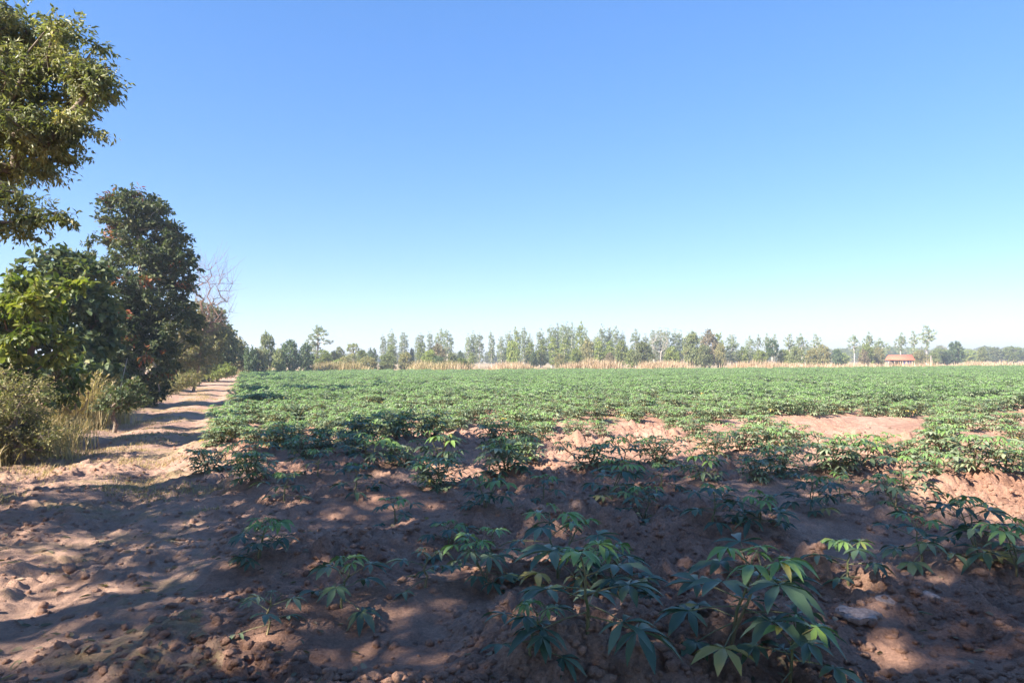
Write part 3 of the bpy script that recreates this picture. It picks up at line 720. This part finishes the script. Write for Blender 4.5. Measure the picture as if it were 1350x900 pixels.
# ------------------------------------------------------------------ clods, stones
def rock_np(seed, n_sub=2, flat=.7, rough=.25):
    import bmesh
    bm = bmesh.new(); bmesh.ops.create_icosphere(bm, subdivisions=n_sub, radius=1)
    V = np.array([v.co[:] for v in bm.verts]); Fa = np.array([[v.index for v in f.verts] for f in bm.faces]); bm.free()
    r = np.random.default_rng(seed)
    for _ in range(9):
        d = unit(r.normal(size=3)); c = .55+.35*r.random(); t = V@d; V = V-np.outer(np.clip(t-c, 0, None), d)*.9
    V = V*(1+rough*.3*r.normal(size=(len(V), 1)))
    V[:, 2] *= flat; return V, Fa
def many_rocks(seed, pos, size):
    r = np.random.default_rng(seed); protos_ = [rock_np(seed+i, 1, .65, .35) for i in range(7)]; Vs, Fs = [], []; off = 0
    pk = r.integers(0, 7, len(pos)); th = r.random(len(pos))*6.28
    for k in range(7):
        m = np.where(pk == k)[0]; V, Fa = protos_[k]; n = len(m)
        c, s = np.cos(th[m])[:, None], np.sin(th[m])[:, None]; sx = (.7+.6*r.random(n))[:, None]
        X = (V[None, :, 0]*c*sx-V[None, :, 1]*s); Y = (V[None, :, 0]*s*sx+V[None, :, 1]*c); Z = np.broadcast_to(V[None, :, 2], X.shape)*(.7+.6*r.random(n))[:, None]
        W = np.stack([X, Y, Z], -1)*size[m][:, None, None]+pos[m][:, None, :]
        Vs.append(W.reshape(-1, 3)); Fs.append((Fa[None]+(np.arange(n)*len(V))[:, None, None]).reshape(-1, 3)+off); off += n*len(V)
    return np.concatenate(Vs), np.concatenate(Fs)
rng = np.random.default_rng(55); n = 64000
y = 2.6+12*rng.random(n)**1.9; x = (rng.random(n)*2-1)*.85*(y+1)
k = rng.random(n) < np.clip(.65+1.1*fbm(x*.55+3, y*.55, 3, 70), .04, 1); x, y = x[k], y[k]
k = ~((np.abs(pathd(x, y)) < 1.5) & (rng.random(len(x)) < .6)); x, y = x[k], y[k]
sz = .005+.036*rng.random(len(x))**3.8
z = ground_h(x, y)+sz*.15
V, Fc = many_rocks(5, np.stack([x, y, z], 1), sz)
tag(link('soil_clods', mesh_np('soil_clods', V, [Fc], [M_soil])), 'loose reddish clods of earth scattered over the near soil', 'clods', kind='stuff')
M_stone = plain_mat('pale_stone', (.33, .235, .19), .95, .3, 14)
for px, py, sx, sy, rz, lb in [(1128, 812, .15, .085, -.5, 'longest pale flat stone lying on the soil right of the largest cassava plant'),
                               (1166, 792, .12, .06, .1, 'middle pale flat stone of the three on the right-hand soil'),
                               (1213, 782, .10, .07, -.6, 'small pale flat stone, rightmost of the three on the soil')]:
    g = gp(px, py); V, Fa = rock_np(int(px), 3, 1, .05); an = np.arctan2(V[:, 1], V[:, 0]); V = V*(1+.16*np.cos(an*3+px)+.12*np.cos(an*5+py)+.07*np.cos(an*9))[:, None]; V[:, 2] = np.clip(V[:, 2], -.6, .42+.22*V[:, 0]+.15*V[:, 1])
    o = link('flat_stone', mesh_np('flat_stone', V*[sx, sy, .034], [Fa], [M_stone]), None, (g[0], g[1], g[2]+.006)); o.rotation_euler = (.12, .1, rz)
    tag(o, lb, 'stone', 'pale flat stones on the field')
for px, py, s, lb in [(92, 752, .06, 'dark rounded clod on the lit soil at the lower left'), (900, 680, .09, 'large pale clod of earth in the shade behind the lime-topped cassava'), (790, 690, .08, 'sun-caught clod of earth left of the large pale one'),
                      (490, 545, .06, 'lone clod on the bare soil gap between the sunlit cassava')][:3]:
    g = gp(px, py); V, Fa = rock_np(int(px), 3, .7, .1)
    o = link('earth_clod', mesh_np('earth_clod', V*s, [Fa], [M_soil]), None, (g[0], g[1], g[2]+s*.25)); tag(o, lb, 'clod', 'big clods on the field')
# dead leaves and stalks on the near soil
n = 2600; y = 2.8+14*rng.random(n)**1.4; x = (rng.random(n)*2-1)*.85*(y+1)
k = (x < field_left(y)+1) | (rng.random(n) < .25); x, y = x[k], y[k]; n = len(x); z = ground_h(x, y)+.012
az = rng.random(n)*6.28
V, Fc, per = leaves(np.stack([x, y, z], 1), np.stack([np.cos(az), np.sin(az), .15*rng.normal(size=n)], 1), np.array([0, 0, 1])+.35*rng.normal(size=(n, 3)), .035+.06*rng.random(n), .012+.03*rng.random(n), 'oval')
tag(link('leaf_litter', mesh_np('leaf_litter', V, Fc, [M_pale], rnd=[np.repeat(rng.random(n), per)])), 'dead leaves and bits of stalk lying on the soil', 'litter', kind='stuff')

# ------------------------------------------------------------------ far side of the field
def zfar(x, y): return gz(x, y)
# prototypes, metres
M_fo = leaf_mat('far_olive_leaf', [(0, (0.116, 0.145, 0.065)), (.6, (0.217, 0.239, 0.102)), (1, (0.377, 0.319, 0.145))], .55, .3)
M_fd = leaf_mat('far_dark_leaf', [(0, (0.056, 0.091, 0.042)), (.6, (0.105, 0.154, 0.070)), (1, (0.210, 0.224, 0.098))], .55, .25)
M_fm = leaf_mat('far_mixed_leaf', [(0, (0.135, 0.149, 0.068)), (.5, (0.257, 0.243, 0.108)), (1, (0.459, 0.351, 0.176))], .6, .3)
EUC = []
for i in range(6):
    r_ = np.random.default_rng(500+i); H = 11; bl = []
    for k in range(9):
        t = k/8; w = (1.2*math.sqrt(max(0, 1-t**2.2))+.55)*(.8+.2*min(1, t*4))
        bl.append((r_.normal(0, .12), r_.normal(0, .12), 2.4+t*7.5, w*(.9+.2*r_.random()), w*(.9+.2*r_.random()), .8))
    EUC.append(make_tree('eucalyptus', 600+i, [(0, 0, -.2), (.05, 0, 2.5), (-.05, .05, 5), (.08, 0, 7.5), (0, 0, 10)], bl, 270, 6, 6, .36, .21, .085, M_euc, M_barkp, 'quad', .011,
                         upness=.3, hang=.5, twig_r=.008, twig_geo=False, shell=.6))
EUCY = [make_tree('young_eucalyptus', 650+i, [(0, 0, -.2), (.05, 0, 2.5), (0, .05, 5), (.08, 0, 7)],
                  [(0, 0, 2.4, 1.3, 1.3, 1.3), (.2, 0, 4.4, 1.4, 1.4, 1.4), (-.2, 0, 6.4, 1.1, 1.1, 1.4), (0, 0, 8, .7, .7, 1.0)], 130, 5, 6, .42, .34, .15, M_eucy, M_barkp, 'quad', .011, upness=.3, hang=.4, twig_geo=False) for i in range(3)]
RND = {}
for nm, mt, sd in (('o', M_fo, 700), ('d', M_fd, 710), ('y', M_eucy, 720), ('p', M_pale, 730), ('m', M_fm, 740), ('l', M_lime, 750)):
    RND[nm] = [make_tree('round_tree', sd+i, [(0, 0, -.2), (.05, 0, 1.0), (0, .05, 2.2)],
               [(0, 0, 3.1, 2.0, 2.0, 1.6), (1.3, .3, 2.3, 1.3, 1.3, 1.2), (-1.3, -.2, 2.2, 1.4, 1.3, 1.2), (.2, 0, 4.1, 1.2, 1.2, .9), (0, 0, 1.4, 1.9, 1.9, .9)],
               190, 5, 6, .45, .30, .16, mt, M_bark, 'quad', .014, upness=.5, twig_geo=False) for i in range(2)]
SPARSE = [make_tree('sparse_tree', 760+i, [(0, 0, -.2), (.2, 0, 2), (.1, 0, 4), (.5, 0, 6)],
                    [(.9, 0, 7.6, 1.5, 1.3, 1.3), (-.9, 0, 6.6, 1.2, 1.2, 1.4), (1.9, .2, 6.6, .9, .9, .9), (0, 0, 5.0, 1.1, 1.1, 1.0), (.3, 0, 8.8, .9, .9, .8)], 75, 5, 6, .4, .3, .13, M_euc, M_barkp, 'quad', .02, upness=.3, hang=.4, twig_geo=False) for i in range(3)]
LOLLI = make_tree('pollard_tree', 780, [(0, 0, -.2), (0, 0, 1.6), (.05, 0, 3)], [(0, 0, 4.2, 1.15, 1.15, 1.5), (0, 0, 3.2, .9, .9, .7)], 90, 6, 7, .36, .28, .15, RND['d'][0][1].materials[0], M_barkp, 'quad', .02, twig_geo=False)
FLAT = make_tree('feathery_tree', 781, [(0, 0, -.2), (0, 0, 2), (.1, 0, 3.6)], [(0, 0, 5.2, 2.3, 2, .45), (-1, 0, 4.4, 1.4, 1.2, .4), (1.2, 0, 4.5, 1.3, 1.2, .4), (0, 0, 3.2, 1.0, 1, .7)], 80, 5, 6, .35, .28, .13, RND['o'][0][1].materials[0], M_bark, 'quad', .02, twig_geo=False)
HREF = {'euc': 11.0, 'ey': 9.2, 'sp': 9.6, 'lo': 5.9, 'fl': 5.7}
WREF = {'euc': 1.7, 'ey': 1.6, 'sp': 2.3, 'lo': 1.45, 'fl': 2.7}
# px of trunk, py of top, half width in px, kind, distance, label
W_ = 'on the far field edge'
FT = [
 (330, 458, 12, 'd', 62, 'small dark bush at the far end of the track'), (352, 441, 13, 'o', 72, 'pointed olive tree left of the dark round tree at the far left'),
 (340, 462, 14, 'm', 66, 'brownish bush under the pointed olive tree at the far left'),
 (382, 450, 17, 'd', 70, 'large dark round tree at the left end of the field'), (403, 455, 14, 'd', 73, 'dark tree joined to the right side of the large round one'), (368, 462, 11, 'o', 68, 'low grey-green bush left of the large dark round tree'),
 (417, 430, 17, 'sp', 88, 'sparse leaning tree with see-through crown above the dark round tree'), (425, 462, 14, 'y', 84, 'pale olive bush under the sparse leaning tree'), (441, 464, 12, 'o', 90, 'olive bush right of the sparse leaning tree'),
 (448, 459, 9, 'o', 110, 'small grey flat-topped tree against the sky at left'), (466, 453, 11, 'fl', 104, 'feathery flat-crowned tree against the sky at left'),
 (460, 468, 16, 'm', 82, 'yellow-brown scrub below the feathery tree'), (477, 461, 9, 'l', 95, 'bright yellow-green round tree in the far left scrub'), (491, 460, 9, 'd', 100, 'dark round tree right of the bright yellow-green one'),
 (445, 474, 12, 'y', 80, 'low yellow-green scrub bush left of the feathery tree'), (485, 471, 15, 'm', 82, 'straw-tinted scrub below the bright yellow-green tree'),
 (505, 438, 4, 'euc', 128, 'thin short eucalyptus, leftmost of the long pale row'), (516, 432, 7, 'euc', 128, 'full eucalyptus, second of the long row from its left end'), (532.5, 434, 7, 'euc', 128, 'lone pointed eucalyptus, third of the long row from its left end'),
 (515, 455, 7, 'y', 120, 'yellow-green young tree at the foot of the second eucalyptus'), (510, 468, 18, 'o', 84, 'wide domed olive bush below the left-end eucalyptuses'), (535, 466, 12, 'm', 86, 'straw-coloured bush below the third eucalyptus'), (543, 460, 5, 'd', 130, 'small dark tree between third and fourth eucalyptus'),
 (554, 436, 7, 'euc', 126, 'eucalyptus with yellowish base, fourth of the long row'), (555, 450, 7, 'ey', 118, 'yellow-leaved young tree in front of the fourth eucalyptus'), (567, 434, 5, 'euc', 128, 'slim eucalyptus, fifth of the long row'), (580, 432, 7, 'euc', 128, 'dense tall eucalyptus, sixth of the long row'), (590, 434, 8, 'euc', 127, 'wide eucalyptus, seventh of the long row, before the first gap'),
 (566, 462, 13, 'y', 86, 'yellow-green bush below the fifth eucalyptus'), (577, 456, 13, 'p', 92, 'pinkish-grey leafless-looking bush below the sixth eucalyptus'), (580, 470, 11, 'd', 82, 'dark green bush low at the field edge below the sixth eucalyptus'), (596, 466, 9, 'o', 90, 'olive bush below the seventh eucalyptus'),
 (607, 463, 5, 'd', 118, 'small pointed green tree in the gap between two eucalyptus groups'), (609, 473, 12, 'l', 82, 'low bright yellow-green bush in the gap'),
 (617, 438, 4.5, 'euc', 128, 'left eucalyptus of the trio after the first gap'), (624, 434, 6, 'euc', 129, 'middle and tallest eucalyptus of the trio after the first gap'), (632, 436, 6, 'euc', 128, 'right eucalyptus of the trio after the first gap'),
 (622, 464, 6, 'ey', 110, 'small yellow-green tree at the foot of the trio'), (648, 436, 4.5, 'euc', 127, 'narrow eucalyptus standing alone after the trio'),
 (661, 440, 6, 'euc', 127, 'first eucalyptus of the long dense stand, left end'), (672, 434, 7, 'euc', 128, 'second eucalyptus of the dense stand'), (681, 431, 7, 'ey', 124, 'yellow-green tall eucalyptus, third of the dense stand'), (691, 430, 6, 'euc', 128, 'grey eucalyptus, fourth of the dense stand'), (698, 438, 6, 'euc', 126, 'shorter eucalyptus on the right shoulder of the fourth'),
 (713, 431, 7, 'euc', 128, 'eucalyptus just after the dip in the dense stand'), (727, 425, 7, 'euc', 128, 'tall eucalyptus, left of the tallest cluster'), (735, 424, 6, 'euc', 130, 'eucalyptus second from left in the tallest cluster'), (742, 421, 6, 'euc', 128, 'tallest eucalyptus of the whole row'), (748, 422, 6, 'euc', 130, 'eucalyptus right beside the tallest one'), (754, 423, 6, 'euc', 128, 'eucalyptus at the right end of the tallest cluster'),
 (765, 424, 8, 'ey', 124, 'dense green eucalyptus with solid crown right of the tallest cluster'), (772, 427, 5, 'euc', 128, 'thin eucalyptus leaning on the dense green one'), (786, 439, 6, 'euc', 128, 'short eucalyptus in the dip before the twin pointed ones'),
 (794, 425, 7, 'euc', 127, 'left one of the twin pointed eucalyptuses'), (803, 427, 6, 'euc', 128, 'right one of the twin pointed eucalyptuses'), (812, 428, 7, 'euc', 127, 'green eucalyptus right of the twin pointed ones'), (821, 434, 5, 'euc', 128, 'small eucalyptus at the right shoulder before the gap'),
 (838, 432, 8, 'euc', 128, 'round-topped eucalyptus above the big olive bush'), (851, 438, 6, 'euc', 130, 'faint eucalyptus between the round-topped one and the white tree'), (862, 431, 7, 'euc', 128, 'eucalyptus left behind the white bare tree'), (871, 429, 7, 'euc', 130, 'eucalyptus directly behind the white bare tree'), (879, 430, 6, 'euc', 128, 'eucalyptus right behind the white bare tree'),
 (890, 432, 7, 'euc', 129, 'eucalyptus left above the broad grey-green tree'), (897, 433, 5, 'euc', 130, 'thin eucalyptus above the broad grey-green tree'), (908, 436, 6, 'euc', 130, 'small-topped eucalyptus behind the broad grey-green tree'), (926, 437, 6, 'euc', 130, 'eucalyptus peeping behind the reddish round tree'),
 (676, 450, 11, 'y', 112, 'yellow-green undergrowth tree below the first dense eucalyptuses'), (700, 452, 9, 'ey', 114, 'yellowish young tree in the dip of the dense stand'), (715, 446, 9, 'ey', 116, 'yellow-green young tree left under the tallest cluster'), (729, 442, 9, 'ey', 116, 'yellow-green young tree right under the tallest cluster'), (745, 446, 10, 'ey', 114, 'yellow-green young tree before the dense green eucalyptus'), (704, 464, 6, 'd', 98, 'small dark pointed bush in front of the dense stand'),
 (775, 450, 12, 'm', 104, 'brownish round tree in front of the dense stand'), (789, 446, 9, 'ey', 114, 'yellow-green young tree below the dip before the twins'), (803, 448, 9, 'ey', 114, 'yellow-green young tree below the twin pointed ones'), (760, 460, 10, 'y', 100, 'low olive tree below the dense green eucalyptus'), (820, 450, 10, 'y', 112, 'olive-yellow young tree left of the big olive bush'), (738, 466, 9, 'm', 96, 'low brown bush below the tallest cluster'), (803, 466, 9, 'p', 96, 'pale dry bush below the twin pointed eucalyptuses'),
 (848, 452, 15, 'o', 92, 'big round olive bush left of the white bare tree'), (886, 458, 11, 'y', 96, 'olive shrub right of the white bare tree'), (832, 462, 8, 'y', 98, 'small yellow-green shrub touching the big round olive bush'),
 (913, 440, 17, 'o', 104, 'broad grey-green tree with round crown on short trunk'), (935, 438, 14, 'p', 108, 'reddish-brown round tree right of the broad grey-green one'), (948, 437, 8, 'ey', 110, 'pointed green tree right of the reddish round tree'), (950, 455, 10, 'm', 104, 'brown shrub under the pointed green tree'), (929, 456, 12, 'o', 102, 'dark olive shrub under the reddish round tree'),
 (965, 437, 9, 'euc', 112, 'full grey-green tree standing alone after the round trees'), (979, 458, 8, 'y', 112, 'low pale green shrub between two lone trees'),
 (989, 441, 7, 'euc', 115, 'lone leafy tree with pale trunk, left of the pair'), (999, 441, 5, 'sp', 120, 'wispy tree right beside the lone leafy tree'), (1010, 440, 6, 'sp', 122, 'wispy bluish tree left behind the lollipop-shaped tree'), (1022, 441, 6, 'sp', 124, 'wispy tree right behind the lollipop-shaped tree'),
 (1018, 448, 8, 'lo', 112, 'lollipop-shaped dark green tree on a pale trunk'), (1003, 462, 12, 'y', 112, 'low pale green shrub left of the lollipop-shaped tree'), (1034, 461, 10, 'y', 113, 'low pale green shrub right of the lollipop-shaped tree'),
 (1042, 441, 9, 'sp', 116, 'sparse pinkish tree, first of three right of the lollipop tree'), (1058, 440, 9, 'sp', 116, 'sparse grey-green tree, second of three right of the lollipop tree'), (1075, 441, 8, 'sp', 117, 'sparse tree, third of three right of the lollipop tree'),
 (1050, 458, 12, 'o', 108, 'olive bush under the first sparse trees right of the lollipop tree'), (1071, 461, 11, 'm', 107, 'brown-olive bush with trailing base under the third sparse tree'), (1085, 456, 11, 'm', 112, 'brownish dome-shaped tree left of the low bluish bush'), (1104, 461, 10, 'd', 124, 'low bluish-green bush before the wide sky gap'),
 (1127, 442, 9, 'sp', 126, 'sparse tree at the left end of the group around the hut'), (1144, 438, 8, 'sp', 126, 'tallest sparse tree left of the hut'), (1143, 454, 11, 'y', 120, 'yellow-green tree left of the hut'), (1139, 462, 8, 'p', 116, 'pinkish dry bush below the yellow-green tree by the hut'),
 (1163, 446, 11, 'sp', 124, 'pale bare-branched tree just left of the hut'), (1187, 439, 9, 'sp', 130, 'light green tree rising behind the hut roof'), (1204, 437, 7, 'sp', 130, 'slim tree right behind the hut'), (1221, 430, 13, 'sp', 128, 'tall spreading sparse tree right of the hut'),
 (1158, 460, 9, 'm', 122, 'brown shrub touching the left end of the hut'), (1212, 462, 12, 'm', 124, 'olive-brown shrub at the right end of the hut'), (1231, 466, 11, 'o', 128, 'low grey-green shrub under the tall spreading tree'),
 (1260, 451, 13, 'd', 134, 'dark spreading tree right of the hut group'), (1249, 463, 9, 'd', 132, 'dark low bush left of the dark spreading tree'), (1295, 459, 8, 'o', 140, 'small round olive tree, second from the right-hand dark one'),
 (1240, 460, 16, 'y', 170, 'pale distant tree left behind the dark spreading tree'), (1278, 462, 14, 'y', 175, 'pale distant tree right behind the dark spreading tree'), (1312, 459, 14, 'o', 180, 'pale distant tree behind the small round olive one'), (1335, 457, 15, 'y', 178, 'yellow-green distant tree near the right edge'), (1358, 461, 16, 'o', 176, 'hazy distant tree cut by the right edge'),
 (1110, 466, 12, 'y', 150, 'faint distant bush in the wide sky gap'),
]
CY = 100.
protoF = {}
cnt = {}
for i, (px, py, hw, kd, d, lb) in enumerate(FT):
    X = P(px, 470, d).x; z0 = 0.0
    top = P(px, py, d).z; rr = random.Random(i)
    if kd in 'odypml' and len(kd) == 1: lst, hr, wr, nm, cat, grp = RND[kd], 4.75, 2.75, 'round_tree', 'tree', 'scattered trees and bushes at the far field edge'
    elif kd == 'euc': lst, hr, wr, nm, cat, grp = EUC, 10.9, 1.65, 'eucalyptus_tree', 'tree', 'eucalyptus row beyond the field'
    elif kd == 'ey': lst, hr, wr, nm, cat, grp = EUCY, 9.0, 1.75, 'eucalyptus_tree', 'tree', 'eucalyptus row beyond the field'
    elif kd == 'sp': lst, hr, wr, nm, cat, grp = SPARSE, 9.4, 2.5, 'sparse_tree', 'tree', 'sparse trees at the far field edge'
    elif kd == 'lo': lst, hr, wr, nm, cat, grp = [LOLLI], 5.7, 1.35, 'pollard_tree', 'tree', None
    else: lst, hr, wr, nm, cat, grp = [FLAT], 5.7, 2.7, 'feathery_tree', 'tree', None
    if nm == 'round_tree' and ('bush' in lb or 'scrub' in lb or 'shrub' in lb): nm, cat = 'field_edge_bush', 'bush'
    j = rr.randrange(len(lst)); key = (kd, j, nm); sz = (hw*d/F/wr, hw*d/F/wr, (top-z0)/hr)
    rz = rr.random()*6.28 if kd not in ('sp',) else rr.choice([0, 3.1])+rr.uniform(-.3, .3)
    if key not in protoF: protoF[key] = tree_thing(nm, lst[j], (X, d, z0), lb, cat, grp, rz, sz)
    else: copy_thing(protoF[key], (X, d, z0), lb, cat, grp, rz, sz)
# white bare tree
X = P(868, 470, 95).x; bare_tree('bare_tree', 15, (X, 95, 0), 5.4, 1.5, 'white leafless tree in front of the eucalyptus row', M_barkp, n=70, lean=.05)

# far belt of trees that closes the horizon, too distant to tell apart
rng = np.random.default_rng(88); pts = []
for i in range(900):
    x = rng.uniform(-260, 420); y = 230+rng.uniform(0, 60)+.25*abs(x)
    pts.append((x, y, 0, rng.random()*6.28, (.62+.35*rng.random())*(1.35 if x > 110 else 1), rng.integers(0, 3)))
def crown_of(kd):
    for k, v in protoF.items():
        if k[0] == kd: return [c for c in v.children if c.name.startswith('crown')][0]
scatter('far_wood', pts, [crown_of('o'), crown_of('y'), crown_of('m')], 'low hazy belt of distant woodland along the horizon', 'wood')

# dry grass strip behind the crop
rng = np.random.default_rng(99); pp = []; hh = []
for _ in range(7000):
    x = rng.uniform(-32, 120); y = far_edge(x)+1.0+rng.random()**1.5*9
    pp.append((x, y, 0))
pp = np.array(pp); pp = pp[fbm(pp[:, 0]*.13, pp[:, 1]*.04, 4, 500)+.12*(pp[:, 0] > -6)-.3*(pp[:, 0] < -12) > .02]
R = pp[pp[:, 0] > -6]; Lf = pp[pp[:, 0] <= -6]
R1 = R[R[:, 0] < 32]; R2 = R[R[:, 0] >= 32]
grass('reed_grass', 30, R1, 20000, 1.1, .45, .06, .35, M_pink, 'tall pinkish dry grass along the far edge of the field', 'grass', 'stuff')
grass('reed_grass', 31, R2, 17000, .9, .5, .07, .5, M_pink, 'low pinkish dry grass before the hut and the right-hand trees', 'grass', 'stuff')
grass('reed_grass', 32, Lf, 9000, 1.1, .5, .06, .6, M_straw, 'yellowish dry grass under the left-hand scrub', 'grass', 'stuff')

# ------------------------------------------------------------------ hut
def box_np(x0, x1, y0, y1, z0, z1):
    V = np.array([(x, y, z) for z in (z0, z1) for x, y in ((x0, y0), (x1, y0), (x1, y1), (x0, y1))], float)
    Fa = np.array([[3, 2, 1, 0], [4, 5, 6, 7], [0, 1, 5, 4], [1, 2, 6, 5], [2, 3, 7, 6], [3, 0, 4, 7]]); return V, Fa
def part(nm, boxes, mat, parent):
    Vs, Fs, off = [], [], 0
    for b in boxes: V, Fa = box_np(*b); Vs.append(V); Fs.append(Fa+off); off += 8
    return link(nm, mesh_np(nm, np.concatenate(Vs), [np.concatenate(Fs)], [mat]), parent)
HD = 113.0; hx0 = P(1172, 475, HD).x; hx1 = P(1202, 475, HD).x; wd = hx1-hx0
hut = empty('field_hut', ((hx0+hx1)/2, HD, 0), 'open-sided hut with orange roof and blue panel under the far trees', 'hut', None, -math.atan2((hx0+hx1)/2, HD))
M_roof = plain_mat('orange_tile', (.50, .15, .08), .8, .25, 3); M_post = plain_mat('pale_post', (.38, .32, .27), .85); M_blue = plain_mat('blue_sheet', (.09, .10, .30), .5); M_wall = plain_mat('weathered_board', (.13, .09, .07), .9)
w = wd/2
V = np.array([(-w-.3, -2.2, 1.3), (w+.2, -2.2, 1.22), (w-.2, 0, 2.12), (-w+.1, 0, 2.05), (w+.2, 2.2, 1.22), (-w-.3, 2.2, 1.3)])
V = np.concatenate([V, V-[0, 0, .08]]); Fr = np.array([[0, 1, 2, 3], [3, 2, 4, 5], [7, 6, 9, 8], [8, 9, 11, 10], [0, 6, 7, 1], [1, 7, 8, 2], [2, 8, 10, 4], [4, 10, 11, 5], [5, 11, 9, 3], [3, 9, 6, 0]])
link('roof', mesh_np('roof', V, [Fr], [M_roof]), hut)
for i in range(5):
    x = -w+.2+i*(wd-.4)/4; part('post', [(x-.07, x+.07, -1.9, -1.76, 0, 1.36)], M_post, hut)
part('back_wall', [(-w+.1, w-.1, 1.5, 1.58, 0, 1.3)], M_wall, hut)
part('blue_panel', [(w-1.5, w-.35, -1.7, -1.64, .3, 1.25)], M_blue, hut)
part('bench', [(-w+.4, w-1.8, -.9, -.3, .5, .58), (-w+.5, -w+.6, -.8, -.4, 0, .5), (w-2, w-1.9, -.8, -.4, 0, .5)], M_post, hut)
X = P(1227, 470, 112).x; V, f = tubes([[0, 0, -.1]], [[.05, 0, 1.9]], .1, .08, 8)
tag(link('fence_post', mesh_np('fence_post', V, [f], [M_post], smooth=True), None, (X, 112, 0)), 'short white post right of the hut', 'post')

# ------------------------------------------------------------------ haze
hz, nt, out = newmat('haze_air')
pv = nt.nodes.new('ShaderNodeVolumePrincipled'); pv.inputs['Color'].default_value = (.86, .92, 1.0, 1); pv.inputs['Density'].default_value = .0014; pv.inputs['Anisotropy'].default_value = .2
nt.links.new(pv.outputs[0], out.inputs['Volume'])
V, Fa = box_np(-935, 935, -75, 925, -1.6, 15)
tag(link('haze', mesh_np('haze', V, [Fa], [hz])), 'thin pale haze over the field', 'haze', kind='stuff')
SC.cycles.volume_step_rate = 10; SC.cycles.volume_max_steps = 16
